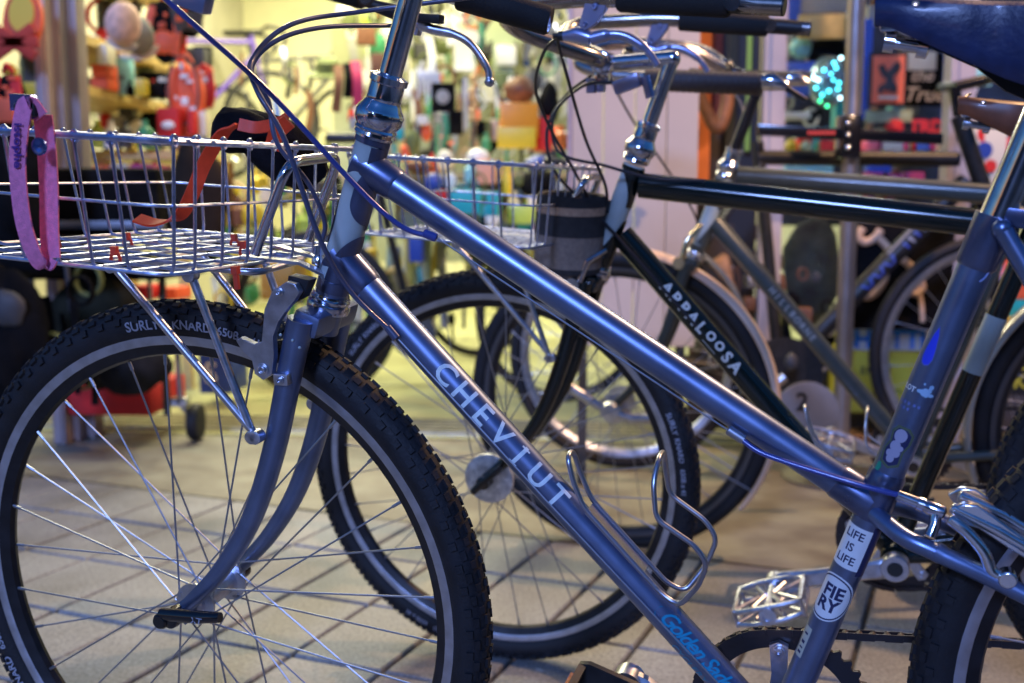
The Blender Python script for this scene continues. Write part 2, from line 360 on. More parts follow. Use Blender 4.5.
def lug_sleeve(b,axisf,z0,z1,r,fn,seg=28,steps=10):
    """sleeve round the head tube covering angles |phi|<fn(z) from the rear"""
    grid=[]
    for i in range(steps+1):
        z=z0+(z1-z0)*i/steps; w_=fn(z); row=[]
        for k in range(seg+1):
            ph=-w_+2*w_*k/seg; c=axisf(z); e1=V((math.sin(HTA),0,-math.cos(HTA))); row.append(c+r*(math.cos(ph)*e1+math.sin(ph)*V((0,1,0))))
        grid.append(row)
    vs=[p for row in grid for p in row]; b.add(vs,[[i*(seg+1)+k,i*(seg+1)+k+1,(i+1)*(seg+1)+k+1,(i+1)*(seg+1)+k] for i in range(steps) for k in range(seg)])
def make_basket(par,z_corner=.7265,xr=.124):
    """basket on the front rack; near rear bottom corner at (xr,-.19,z_corner)"""
    L,W,H=.258,.38,.113
    def q(a,c,h):  # a forward from rear 0..L, c across 0..W, h up 0..H ; walls flare 9 mm outward
        fl=.013*h/H; x=xr-a+ (fl if a==0 else (-fl if a==L else 0)); y=-.19+c+(-fl*.4 if c==0 else (fl*.4 if c==W else 0))
        return V((x,y,z_corner+h+.078*(a)-.077*c))
    def ring(h,rad): 
        return arc_fillet([q(0,0,h),q(L,0,h),q(L,W,h),q(0,W,h)],rad,5,True)
    bk=MB(); bk.tube(ring(H,.03),.0030,8,closed=True); o=bk.build('basket',WIRE,par)
    w_=MB(); w_.tube(ring(0,.02),.0019,6,closed=True); w_.tube(ring(H*.52,.026),.0015,6,closed=True)
    na,nc=7,9
    for i in range(1,na):   # wires running fore-aft position a, going across
        a=L*i/na; w_.tube(arc_fillet([q(a,0,H),q(a,0,0),q(a,W,0),q(a,W,H)],.008,3),.0016,6)
    for i in range(0,nc+1):
        c=min(max(W*i/nc,.012),W-.012); w_.tube(arc_fillet([q(0,c,H),q(0,c,0),q(L,c,0),q(L,c,H)],.008,3),.0016,6)
    w_.build('wire_mesh',WIRE,o)
    lp=MB()
    for i in range(1,na):
        for c in(0,W): p=q(L*i/na,c,H); lp.tube([p+V((0.004*math.cos(t),.0008,.0048*math.sin(t))) for t in [2*pi*k/10 for k in range(10)]],.0015,6,closed=True)
    for i in range(0,nc+1):
        for a in(0,L):
            c=min(max(W*i/nc,.012),W-.012); p=q(a,c,H); lp.tube([p+V((.0008,.004*math.cos(t),.0048*math.sin(t))) for t in [2*pi*k/10 for k in range(10)]],.0015,6,closed=True)
    lp.build('rim_loop',WIRE,o)
    return o,q
def strut(b,pts,r=.0042):
    b.tube(pts,r,10)
    for p in(pts[0],pts[-1]): b.lathe(V(p)+V((0,-.007,0)),(0,1,0),[(0,.0045),(.001,.007),(.012,.007),(.013,.0045)],16)
def make_rack(par):
    b=MB()
    for s in(-1,1):
        strut(b,[(-.027,.07*s,.714),(.117,.062*s,.543)]); strut(b,[(.061,.066*s,.706),(.113,.062*s,.543)])
    b.tube(arc_fillet([(.125,-.05,.706),(-.10,-.05,.724),(-.10,.05,.724),(.125,.05,.706)],.02,5,True),.0036,10,closed=True)
    for x in(-.06,0,.06): b.tube([(x,-.05,.722-.08*(x+.1)),(x,.05,.722-.08*(x+.1))],.003,8)
    r=b.build('front_rack',ALLOY,par)
    h=MB(); h.tube(arc_fillet([(.126,-.052,.725),(.170,-.052,.812),(.170,.052,.812),(.126,.052,.725)],.022,8),.0052,12); h.build('rack_hoop',CHROME,r)
    t=MB(); 
    for s in(-1,1): t.ribbon([(.10,.035*s,.72),(.155,.018*s,.712),(.178,.012*s,.70),(.182,.012*s,.672)],(0,1,0),.010,.003)
    t.build('rack_tang',ALLOY,r)
    return r
def blade_path(s): 
    return curve([(.166,.043*s,.660),(.152,.044*s,.615),(.125,.047*s,.523),(.092,.048*s,.447),(.052,.049*s,.389),(.014,.050*s,.350),(-.004,.050*s,.336)],6)
def make_fork(par,m,crownm=None):
    b=MB(); b.tube([hax(.640),hax(.682)],.0165,20); b.box(hax(.655),(.030,.088,.024),Matrix.Rotation(-(pi/2-HTA)*-1,3,'Y'),bev=.006)
    o=b.build('fork',m,par)
    for s in(-1,1):
        p=blade_path(s); n=len(p); k=MB(); k.tube(p,[.0138-(.0138-.0074)*(i/(n-1))**1.1 for i in range(n)],16); 
        k.prism([(-.004,.048*s,.345),(.008,.048*s,.352),(.010,.048*s,.33),(0,.048*s,.318),(-.010,.048*s,.325)],(0,.005*s,0)); k.build('fork_blade',m,o)
    c=MB(); c.prism([hax(.676)+V((-.012,-.0175,.0)),hax(.676)+V((.010,-.0175,0)),hax(.652)+V((.004,-.0178,0)),hax(.640)+V((-.004,-.0178,0))],(0,.001,0)); 
    return o
def make_headset(par,m=None,spacers=True):
    b=MB(); O_=hax(.832); k=1/math.sin(HTA)
    pr=[(0,.0188),(.002,.0188),(.003,.0205),(.006,.0195),(.008,.0208),(.010,.0195),(.013,.0215),(.017,.0232),(.024,.0238),(.028,.0215),(.031,.0192),(.033,.0185),(.036,.0165),(.038,.0172),(.0395,.0168),(.052,.0165),(.0535,.0185),(.059,.0185),(.060,.015),(.062,.0112)]
    b.lathe(O_,HA,pr,28); 
    lo=hax(.6605); b.lathe(lo,HA,[(0,.0185),(.002,.0215),(.006,.0222),(.010,.0215),(.0115,.0195),(.013,.0205),(.0155,.0205),(.017,.019),(.0195,.0185)],28)
    return b.build('headset',m or CHROME,par)
def bolt(b,p,r=.004,d=(0,-1,0)):
    b.lathe(p,d,[(0,r*1.5),(.0015,r*1.5),(.0016,r),(.004,r),(.0042,r*.55),(.002,r*.5)],14)
def make_pedal(par,M,plat=ALLOY,refl=False,name='pedal'):
    """M: 4x4 local placement, axle along +y(out)"""
    b=MB(); q=lambda x,y,z:M@V((x,y,z))
    if refl:
        b.prism([q(*c) for c in((-.045,.010,-.013),(-.045,.010,.013),(-.036,.010,.017),(.036,.010,.017),(.045,.010,.013),(.045,.010,-.013),(.036,.010,-.017),(-.036,.010,-.017))],q(0,.006,0)-q(0,0,0))
        b.prism([q(*c) for c in((-.045,.088,-.013),(-.045,.088,.013),(.045,.088,.013),(.045,.088,-.013))],q(0,.006,0)-q(0,0,0))
        b.prism([q(*c) for c in((-.045,.016,-.014),(-.045,.016,.014),(-.038,.016,.014),(-.038,.016,-.014))],q(0,.072,0)-q(0,0,0))
        b.prism([q(*c) for c in((.045,.016,-.014),(.045,.016,.014),(.038,.016,.014),(.038,.016,-.014))],q(0,.072,0)-q(0,0,0))
        b.tube([q(0,0,0),q(0,.09,0)],.009,12); o=b.build(name,BLK,par)
        r=MB(); 
        for s in(-1,1): r.prism([q(.0452*s,.028,-.010),q(.0452*s,.028,.010),q(.0452*s,.078,.010),q(.0452*s,.078,-.010)],q(.003*s,0,0)-q(0,0,0))
        r.build('reflector',AMBER,o)
        return o
    for s in(-1,1):
        pts=[(-.047,.014,.009*s),(-.047,.092,.009*s),(-.020,.100,.011*s),(.020,.100,.011*s),(.047,.092,.009*s),(.047,.014,.009*s),(.020,.008,.011*s),(-.020,.008,.011*s)]
        b.tube(arc_fillet([q(*p) for p in pts],.008,3,True),.0042,8,closed=True)
        for x in(-.047,.047,-.02,.02):
            b.tube([q(x,.02,.009*s),q(x*.3,.05,.009*s)],.0035,6); b.tube([q(x,.088,.009*s),q(x*.3,.055,.009*s)],.0035,6)
    for x in(-.047,.047):
        for y in(.014,.053,.092): b.tube([q(x,y,-.013),q(x,y,.013)],.0032,6)
    b.tube([q(0,-.004,0),q(0,.103,0)],[.010,.0085],16); b.lathe(q(0,.100,0),q(0,1,0)-q(0,0,0),[(0,.012),(.006,.012),(.0062,.007),(.002,.006)],16)
    return b.build(name,plat,par)
def make_crankset(par,ang_left,L=.170,ringr=.086,m=ALLOY,ringm=CHAINM,pedal='platform',arm_l=True,ringsp=True,pedal_rot=0):
    """crank: left arm points at angle ang_left (degrees, 0=rearward,90=up) ; right arm opposite"""
    out=[]
    for s,an in((-1,ang_left),(1,ang_left+180)):
        a=R(an); d=V((math.cos(a),0,math.sin(a))); n=V((-d.z,0,d.x)); y0=.062*s; b=MB()
        for t0,t1 in((0,1),):
            sec=[]
            for i in range(13):
                t=i/12; w_=.0165-.0050*math.sin(pi*t) if t<.92 else .0135; w_=w_ if t>.06 else .0175; th=.0075; c=BBP+d*(L*t)+V((0,y0+.012*s*t,0))
                sec.append([c+n*w_*x+V((0,th*y,0)) for x,y in((-1,-.5),(-.7,-1),(.7,-1),(1,-.5),(1,.5),(.7,1),(-.7,1),(-1,.5))])
            vs=[p for r_ in sec for p in r_]; fs=[[i*8+k,i*8+(k+1)%8,(i+1)*8+(k+1)%8,(i+1)*8+k] for i in range(12) for k in range(8)]+[list(range(8))[::-1],[96+k for k in range(8)]]
            b.add(vs,fs)
        b.lathe(BBP+V((0,y0-.011,0)),(0,1,0),[(0,.012),(0,.0185),(.002,.020),(.020,.020),(.022,.0185),(.022,.012)],24); b.lathe(BBP+d*L+V((0,y0+.012*s-.010,0)),(0,1,0),[(0,.009),(0,.0145),(.020,.0145),(.020,.009)],20)
        o=b.build('crank_arm',m,par)
        h=MB(); h.lathe(BBP+V((0,y0+.0112*s,0)),(0,s,0),[(0,.011),(.0006,.011),(-.004,.009),(-.004,.004)],20); h.build('axle_socket',BLKG,o)
        c=BBP+d*L+V((0,y0+.012*s+.010*s,0)); M=Matrix.Translation(c)@Matrix.Rotation(R(pedal_rot),4,'Y')
        if s<0: M=M@Matrix.Rotation(pi,4,'Z')
        if pedal: make_pedal(par,M,refl=(pedal=='reflector'))
    yr=.048; b=MB(); nt=42
    ring=[];rin=ringr-.018
    for i in range(nt*4):
        a=2*pi*i/(nt*4); r_=ringr+(.0035 if i%4 in(0,1) else -.0015); ring.append((r_*math.cos(a),r_*math.sin(a)))
    vs=[(BBP.x+x,yr+y,BBP.z+z) for y in(-.002,.002) for x,z in ring]+[(BBP.x+rin*math.cos(2*pi*i/(nt*4)),yr+y,BBP.z+rin*math.sin(2*pi*i/(nt*4))) for y in(-.002,.002) for i in range(nt*4)]
    N=nt*4; fs=[]
    for i in range(N):
        j=(i+1)%N; fs+=[[i,j,N+j,N+i],[2*N+i,2*N+j,j,i],[N+i,N+j,3*N+j,3*N+i],[2*N+i,3*N+i,3*N+j,2*N+j]]
    b.add(vs,fs); 
    cr=b.build('chainring',ringm,par)
    sp=MB()
    for i in range(5):
        a=R(ang_left+180+36+72*i+R(0)); a=R(92+72*i); d=V((math.cos(a),0,math.sin(a))); n=V((-d.z,0,d.x)); p=BBP+V((0,yr-.004,0))
        sp.prism([p+d*.015-n*.012,p+d*.045-n*.0075,p+d*(rin+.006)-n*.009,p+d*(rin+.010),p+d*(rin+.006)+n*.009,p+d*.045+n*.0075,p+d*.015+n*.012],(0,-.006,0)); bolt(sp,p+d*(rin+.001)+V((0,-.006,0)),.0042)
    sp.lathe(BBP+V((0,yr-.012,0)),(0,1,0),[(0,.02),(.0,.024),(.012,.026),(.014,.02)],24)
    sp.build('crank_spider',m,cr)
    return cr
def make_chain(par,cog=(1.065,.333),cr=.046,ringr=.086):
    y=.046; b=MB(); c0=BBP; c1=V((cog[0],0,cog[1])); 
    top0=V((c0.x,y,c0.z+ringr)); top1=V((c1.x,y,c1.z+cr)); bot0=V((c0.x,y,c0.z-ringr)); bot1=V((c1.x-.01,y,c1.z-.09))
    path=[]
    for a in range(-90,91,7): path.append(V((c0.x-ringr*math.cos(R(a)),y,c0.z+ringr*math.sin(R(a)))))
    n=46
    for i in range(1,n+1): path.append(top0.lerp(top1,i/n))
    for a in range(80,-60,-14): path.append(V((c1.x+cr*math.cos(R(a)),y,c1.z+cr*math.sin(R(a)))))
    for i in range(n+1): path.append(bot1.lerp(bot0,i/n))
    # links
    L=0; pts=[path[0]]
    for i in range(1,len(path)):
        while (path[i]-pts[-1]).length>=.0127:
            pts.append(pts[-1]+(path[i]-pts[-1]).normalized()*.0127)
    for i in range(len(pts)-1):
        d=(pts[i+1]-pts[i]); t=d.normalized(); nn=V((-t.z,0,t.x)); of=.0036 if i%2 else .0026; M=Matrix((t,V((0,1,0)),nn)).transposed()
        for s in(-1,1): b.box((pts[i]+pts[i+1])/2+V((0,of*s,0)),(.0165,.0011,.0075 if i%2 else .0068),M)
        b.lathe(pts[i]+V((0,-.003,0)),(0,1,0),[(0,.0038),(.006,.0038)],8)
    return b.build('chain',CHAINM,par)
def make_saddle(par,top,nose,m,edge=None,tilt=0,L=.27):
    """top: z of saddle top at the nose; nose: x of the nose"""
    b=MB(); n=22; rows=[]; 
    for i in range(n+1):
        t=i/n; x=nose+L*t; wd=.017+.058*(max(0,(t-.28)/.72))**1.25 if t>.28 else .014+.010*math.sin(min(1,t/.10)*pi/2)*.8
        wd=max(wd,.006 if i==0 else .016); z=top-.004*math.sin(t*pi)*1.5+.012*t+tilt*t; sk=.014+.034*min(1,max(0,t-.04)/.36)+.012*t
        row=[]
        for k in range(17):
            u=-1+2*k/16; au=abs(u); sg=1 if u>=0 else -1
            if au<.55: yy=wd*(u/.55)*.96; zz=z-.006*(au/.55)**4
            else: q=(au-.55)/.45; yy=sg*wd*(.96+.10*math.sin(q*pi/2)-.10*q*q*(1-t)); zz=z-.006-sk*q
            row.append(V((x,yy,zz)))
        rows.append(row)
    vs=[p for r_ in rows for p in r_]; N=len(vs); K=17
    fs=[[i*K+k,i*K+k+1,(i+1)*K+k+1,(i+1)*K+k] for i in range(n) for k in range(K-1)]
    inner=[p+V((0,-math.copysign(.0025,p.y) if abs(p.y)>.001 else 0,-.0035)) for p in vs]
    b.add(vs+inner,fs)
    b.add([],[])
    b.f+=[[N+a for a in f[::-1]] for f in fs]; b.m+=[1]*len(fs)
    EX=([]+[[i,N+i,N+i+1,i+1] for i in range(K-1)]+[[n*K+i,n*K+i+1,N+n*K+i+1,N+n*K+i] for i in range(K-1)]+[[i*K,(i+1)*K,N+(i+1)*K,N+i*K] for i in range(n)]+[[i*K+16,N+i*K+16,N+(i+1)*K+16,(i+1)*K+16] for i in range(n)])
    b.f+=EX; b.m+=[0]*len(EX)
    o=b.build('saddle',[m,BLK],par)
    r=MB()
    for s in(-1,1): r.lathe((nose+.030,s*.0175,top-.012),(0,s,0),[(0,.0055),(.0016,.0055),(.003,.003),(.0032,.0005)],16)
    for s in(-1,1): r.lathe((nose+.012,s*.0085,top+.0002),(-.5,s*.3,1),[(0,.005),(.001,.005),(.002,.002)],12)
    r.build('rivet',COPPER,o)
    f=MB()
    for s in(-1,1): f.tube(curve([(nose+.018,.004*s,top-.026),(nose+.032,.006*s,top-.032),(nose+.07,.008*s,top-.034),(nose+.15,.010*s,top-.036),(nose+.20,.012*s,top-.034),(nose+L-.01,.045*s,top-.02)],6),.0036,8)
    f.box((nose+.012,0,top-.018),(.016,.020,.022),bev=.003); f.lathe((nose+.008,0,top-.036),(1,0,-.2),[(0,.006),(.0,.0085),(.008,.0085),(.008,.005),(.026,.005),(.026,.009),(.034,.009),(.035,.005)],12)
    f.build('saddle_rails',CHROME,o)
    u_=MB(); lo=[(nose+.030,top-.026),(nose+.048,top-.040),(nose+.075,top-.056),(nose+.10,top-.078),(nose+.125,top-.090),(nose+.16,top-.094),(nose+.20,top-.07),(nose+.20,top-.02)]; u_.prism([(x,-.002,z) for x,z in lo],(0,.016,0)); u_.build('saddle_flap',BLK,o)
    k=MB(); k.box((nose+.14,0,top-.046),(.042,.022,.022),bev=.006); k.build('saddle_clamp',CHROME,o)
    return o
def make_bottle_cage(par,o,T,up,m=ALLOY,r=.0030):
    """wire cage standing on the tube: o=lower mounting point, T along the tube upward, up = away from tube"""
    o=V(o);T=V(T).normalized();up=V(up).normalized();Y=V((0,1,0))
    P=lambda a,h,y:o+T*a+up*h+Y*y
    b=MB(); 
    pts=[P(.147,.026,-.010),P(.125,.014,-.013),P(.10,.004,-.013),P(-.01,.003,-.013),P(-.028,.010,-.016),P(-.022,.042,-.026),P(-.010,.066,-.030),P(.010,.070,-.031),P(.052,.060,-.033),P(.078,.080,-.027),P(.090,.094,-.012)]
    mir=[P(.090,.094,.012),P(.078,.080,.027),P(.052,.060,.033),P(.010,.070,.031),P(-.010,.066,.030),P(-.022,.042,.026),P(-.028,.010,.016),P(-.01,.003,.013),P(.10,.004,.013),P(.125,.014,.013),P(.147,.026,.010)]
    b.tube(arc_fillet(pts+mir,.009,5,True),r,10,closed=True)
    b.box(o+T*.055+up*.001,(.080,.024,.0026),Matrix((T,Y,up)).transposed())
    c=b.build('bottle_cage',m,par)
    return c
def root_for(X,Y,psi,lam,name,**kw):
    u=V((math.cos(psi),math.sin(psi),0)); m=V((math.sin(psi),-math.cos(psi),0)); z=V((0,0,1))
    v=math.cos(lam)*z+math.sin(lam)*m; n=math.cos(lam)*m-math.sin(lam)*z
    M=Matrix((u,-n,v)).transposed().to_4x4(); M.translation=V((X,Y,0)); return empty(name,None,M,**kw)
def diamond_frame(par,m,tt=((.242,.798),(.760,.738)),dt_top=(.213,.724),headm=None,seat_panel=False,st_top=.76,sr=.0143,rt=.0190,rd=.0180):
    b=MB(); b.tube([(tt[0][0],0,tt[0][1]),(tt[1][0],0,tt[1][1])],rt,18); b.tube([(dt_top[0],0,dt_top[1]),BBP],rd,18)
    b.tube([sax(.258),sax(st_top)],sr,18); b.lathe(BBP+V((0,-.036,0)),(0,1,0),[(0,.019),(0.002,.0205),(.070,.0205),(.072,.019)],24)
    lug_sleeve(b,hax,.770,.826,.0176,lambda z:pi*.99 if z>.815 else .9+1.2*((z-.77)/.045)**2)
    lug_sleeve(b,hax,.682,.750,.0176,lambda z:pi*.99 if z<.692 else max(.6,2.0-1.4*((z-.692)/.058)))
    for s in(-1,1):
        b.tube([sax(st_top-.012)+V((0,.016*s,0)),V((1.063,.063*s,.345))],.0075,12); b.tube([BBP+V((.01,.022*s,0)),V((1.055,.063*s,.333))],[.011,.0075],12)
        b.prism([(1.05,.062*s,.35),(1.075,.062*s,.355),(1.082,.062*s,.325),(1.055,.062*s,.322)],(0,.005*s,0))
    f=b.build('frame',m,par)
    h=MB(); h.tube([hax(.682),hax(.828)],.0165,24); h.build('head_tube',headm or CREAM,f)
    return f
KN=[('SURLY',.0125,R(99.5)),('KNARD',.0115,R(91.5)),('650B x 41',.0105,R(82)),('SURLY',.0125,R(219)),('KNARD',.0115,R(211)),('650B x 41',.0105,R(201)),('SURLY',.0125,R(-21)),('KNARD',.0115,R(-29)),('650B x 41',.0105,R(-39))]
# ======== bicycle nearest the camera ========
A=root_for(-.3264,1.2224,-.3303,.1057,'bicycle',label='lavender blue step-through bicycle nearest the camera, with wire front basket',category='bicycle',group='bicycles parked outside the shop')
fw_=make_wheel('front_wheel',A,0,.333,.333,.0205,.2985,.10,True,None,[(a,b_*1.2,c_-R(2.2 if 'SU' in a else (5.6 if 'KN' in a else 6.6))) for a,b_,c_ in KN],rot0=.1)
rw_=make_wheel('rear_wheel',A,1.072,.333,.333,.0205,.2985,.135,True,None,None)
# frame
b=MB()
TTa,TTb=V((.231,0,.801)),V((.697,0,.505)); DTa,DTb=V((.195,0,.710)),BBP
b.tube([TTa,TTb],.0148,24); b.tube([DTa,DTb],.0158,24); b.tube([sax(.258),sax(.757)],.0143,24)
b.lathe(BBP+V((0,-.036,0)),(0,1,0),[(0,.019),(.002,.0205),(.070,.0205),(.072,.019)],28)
FRM=b.build('frame',PAINT,A)
b=MB()
def along(a,c,t): return a+(c-a).normalized()*t
b.tube([along(TTa,TTb,-.016),along(TTa,TTb,.026),along(TTa,TTb,.030)],[.0172,.0164,.0150],24); b.tube([along(DTa,DTb,-.014),along(DTa,DTb,.030),along(DTa,DTb,.035)],[.0185,.0175,.0163],24)
lug_sleeve(b,hax,.748,.832,.0174,lambda z:pi*.998 if z>.826 else (1.12 if z>.802 else (1.12+.36*math.sin(min(1,(.802-z)/.020)*pi/2) if z>.774 else 1.48*max(.12,math.sqrt(max(0,1-((.774-z)/.022)**2))))),steps=60)
lug_sleeve(b,hax,.682,.742,.0174,lambda z:pi*.998 if z<.694 else 1.80*max(.12,math.sqrt(max(0,1-((z-.694)/.049)**2))),steps=60)
b.tube([sax(.490),sax(.494),sax(.530),sax(.534)],[.0148,.0162,.0162,.0148],24)
b.tube([along(TTb,TTa,-.002),along(TTb,TTa,.030),along(TTb,TTa,.033)],[.0172,.0164,.0150],24)
b.tube([sax(.715),sax(.718),sax(.757)],[.0146,.0165,.0168],24); b.box(sax(.750)+V((.022,0,.006)),(.034,.026,.016),Matrix.Rotation(R(8),3,'Y'),bev=.003)
bolt(b,sax(.750)+V((.036,-.013,.002)),.0045)
b.build('lug',LUG,FRM)
# lug scrollwork and cream outlines
b=MB()
for z0,ph0,rr,ph1 in((.733,-.25,.010,4.6),(.716,-.1,.012,2.6)):
    pts=[]
    for k in range(15):
        t=ph1*k/14-.9; x,y=rr*math.cos(t),rr*math.sin(t); e1=V((0,-1,0)); e2=V((math.sin(STA),0,-math.cos(STA))); c=sax(z0)+SA*y; ph=ph0+x/.0143; pts.append(c+.0145*(math.cos(ph)*e1+math.sin(ph)*e2))
    b.tube(pts,.0008,6)
b.build('lug_scroll',mat('pale lug line',(.40,.46,.75),.35,.4),FRM)
b=MB(); b.tube([hax(.680),hax(.834)],.0163,28); HT=b.build('head_tube',CREAM,FRM)
b=MB(); bd=MB()
for mb_,sx,r_ in((b,1.0,.0172),(bd,1.18,.0168)):
    sh=flat_shape('poly',disc_poly(.012*sx,sx=.95,sy=1.9),step=.003); wrap(mb_,sh,hax(.745),HA,V((-math.sin(HTA),0,math.cos(HTA))),r_,'around',phi0=0.0)
b.build('head_badge',mat('bronze badge',(.28,.17,.11),.4,.8,noise=.5,nscale=300,bump=.8,bscale=400),HT); bd.build('badge_rim',LUG,HT)
for s in(-1,1):
    b=MB(); b.tube(curve([(.703,.012*s,.498),(.728,.034*s,.487),(.755,.040*s,.478),(.822,.042*s,.450),(.95,.055*s,.392),(1.060,.064*s,.342)],5),.0078,16)
    b.tube(curve([(.752,.0398*s,.4800),(.758,.0402*s,.477)],2),.0086,16); b.build('lateral_stay',PAINT,FRM)
    b=MB(); b.tube([V((.792,.0185*s,.747)),V((.82,.026*s,.700)),V((1.063,.064*s,.350))],[.0078,.0078,.0065],16); b.ball((.790,.0185*s,.749),.0082); b.build('seat_stay',PAINT,FRM)
    b=MB(); b.tube([BBP+V((.012,.022*s,0)),V((1.055,.064*s,.333))],[.011,.0075],14); b.prism([(1.05,.062*s,.35),(1.075,.062*s,.355),(1.082,.062*s,.325),(1.055,.062*s,.322)],(0,.005*s,0)); b.build('chain_stay',PAINT,FRM)
# lettering and stickers
DT=(DTb-DTa).normalized(); N1=V((0,-1,0))
b=MB(); b_txt='CHEVIUT'
tx0=(V((.306,0,.608))-DTa).dot(DT)+.001; tx1=(V((.422,0,.496))-DTa).dot(DT); fill=MB()
for i,ch in enumerate(b_txt):
    wrap(b,flat_shape('text',ch,size=.0305,bold=.0006),DTa,DT,N1,.0162,'along',dx=tx0+(tx1-tx0)*i/6,phi0=.38)
    if ch=='I':
        for e in(-1,1): wrap(b,flat_shape('poly',[(-.0050,e*.0098-.0010),(.0050,e*.0098-.0010),(.0050,e*.0098+.0010),(-.0050,e*.0098+.0010)]),DTa,DT,N1,.0162,'along',dx=tx0+(tx1-tx0)*i/6,phi0=.38)
b.build('lettering',WTXT,FRM)
b=MB(); t2=(V((.525,0,.387))-DTa).dot(DT)
wrap(b,flat_shape('text','Golden Saddle',size=.0205,shear=.45,bold=.0004,spacing=.88,align='LEFT'),DTa,DT,N1,.0162,'along',dx=t2-.002,phi0=.42)
wrap(b,flat_shape('text','CYCLERY',size=.0105,shear=.1,align='LEFT',spacing=1.1),DTa,DT,N1,.0162,'along',dx=t2+.028,phi0=-.62)
sw=curve([(-.006,.0045,0),(-.008,.0,0),(-.002,-.0075,0),(.03,-.0078,0),(.045,-.0076,0)],6)
sp=[(p.x,p.y+.0005) for p in sw]+[(p.x,p.y-.0005) for p in sw[::-1]]
wrap(b,flat_shape('poly',sp),DTa,DT,N1,.0162,'along',dx=t2,phi0=.40)
b.build('shop_lettering',TEAL,FRM)
def st(z): return sax(z)
rS=.01445
def rrect(w_,h,r=.002): 
    out=[]
    for cx,cy,a0 in((w_/2-r,h/2-r,0),(-w_/2+r,h/2-r,90),(-w_/2+r,-h/2+r,180),(w_/2-r,-h/2+r,270)):
        for k in range(4): a=R(a0+30*k); out.append((cx+r*math.cos(a),cy+r*math.sin(a)))
    return out
b=MB(); b.mi=0; wrap(b,flat_shape('poly',rrect(.030,.041,.0006)),st(.4625),SA,N1,rS,'around',phi0=-.52,mi=0)
wrap(b,flat_shape('poly',[(-.0,-.025),(.022,-.025),(.022,.025),(-.0,.025)]),st(.4625),SA,N1,rS-.00005,'around',phi0=.50,mi=1)
for k,t in enumerate(('LIFE','IS','LIFE')): wrap(b,flat_shape('text',t,size=.0108,bold=.0002),st(.4625),SA,N1,rS+.0003,'around',dy=.0125-.0125*k,dx=-.0005,phi0=-.46,mi=1)
b.build('slogan_sticker',[WHITE,NAVY],FRM,label='white sticker with dark lettering on a black band')
b=MB(); wrap(b,flat_shape('poly',disc_poly(.0235)),st(.412),SA,N1,rS,'around',phi0=-.50,mi=0)
ring=disc_poly(.0220,48); rin=disc_poly(.0206,48)
vs=[V((x,y,0)) for x,y in ring+rin]; fs=[[i,(i+1)%48,48+(i+1)%48,48+i] for i in range(48)]
wrap(b,(vs,fs),st(.412),SA,N1,rS+.0003,'around',phi0=-.50,mi=1)
wrap(b,flat_shape('text','FIE',size=.0168,bold=.0006),st(.412),SA,N1,rS+.0003,'around',dy=.0062,phi0=-.32,mi=1); wrap(b,flat_shape('text','RY',size=.0168,bold=.0006),st(.412),SA,N1,rS+.0003,'around',dy=-.0075,phi0=-.40,mi=1)
b.build('round_sticker',[WHITE,NAVY],FRM,label='round white sticker with a navy ring')
b=MB(); wrap(b,flat_shape('poly',rrect(.009,.032,.0004)),st(.362),SA,N1,rS,'around',phi0=-.95,mi=0)
for k,(y_,w_) in enumerate(((-.011,.005),(-.006,.003),(.0,.006),(.009,.004))): wrap(b,tick(0,y_,.0045,w_*.5),st(.362),SA,N1,rS+.0003,'around',phi0=-.95,mi=1)
b.build('small_sticker',[mat('grey sticker',(.5,.5,.42),.4),NAVY],FRM)
b=MB()
wrap(b,flat_shape('poly',[(1.28*u_,v_) for u_,v_ in [(-.0075,-.018),(0,-.0215),(.0065,-.017),(.0060,-.004),(.0085,.004),(.0085,.013),(.004,.0185),(-.004,.0185),(-.0075,.012),(-.006,.003),(-.0085,-.006)]]),st(.560),SA,N1,rS,'around',phi0=-.25,mi=0)
wrap(b,flat_shape('poly',[(1.28*u_,v_) for u_,v_ in [(-.0055,-.016),(0,-.019),(.005,-.015),(.0045,-.004),(.0068,.004),(.0068,.012),(.003,.0162),(-.003,.0162),(-.0055,.011),(-.0045,.003),(-.0068,-.006)]]),st(.560),SA,N1,rS+.0002,'around',phi0=-.25,mi=1)
for x,y,r_ in((0,.010,.0048),(-.0008,.0,.0040),(.0012,-.006,.0032),(-.0028,-.0075,.0026),(.003,-.001,.002),(-.001,-.012,.003)): wrap(b,flat_shape('poly',disc_poly(r_*1.15,16,x*1.3,y,sy=1.1)),st(.560),SA,N1,rS+.0004+.0001*abs(x)*100,'around',phi0=-.25,mi=2)
b.build('cartoon_sticker',[mat('olive outline',(.10,.13,.08),.4),NAVY,mat('lilac print',(.38,.36,.48),.5)],FRM,label='dark sticker with pale blobs and an olive outline')
b=MB(); wrap(b,flat_shape('poly',[(-.0030,-.005),(.001,-.0035),(.0032,.002),(.001,.007),(-.002,.005)]),st(.536),SA,N1,rS,'around',phi0=-.85); b.build('green_sticker',mat('green vinyl',(.02,.30,.18),.4),FRM)
b=MB(); dr=[(0,.017),(.0022,.010),(.0040,-.002),(.0046,-.010),(.0030,-.0150),(0,-.0165),(-.0030,-.0150),(-.0046,-.010),(-.0040,-.002),(-.0022,.010)]
wrap(b,flat_shape('poly',[(x*1.12,y*1.07) for x,y in dr]),st(.647),SA,N1,rS,'around',phi0=-.62,mi=1); wrap(b,flat_shape('poly',dr),st(.647),SA,N1,rS+.0002,'around',phi0=-.62,mi=0); b.build('drop_sticker',[BLUEINK,mat('blue edge',(.12,.16,.6),.4)],FRM)
b=MB(); random.seed(8)
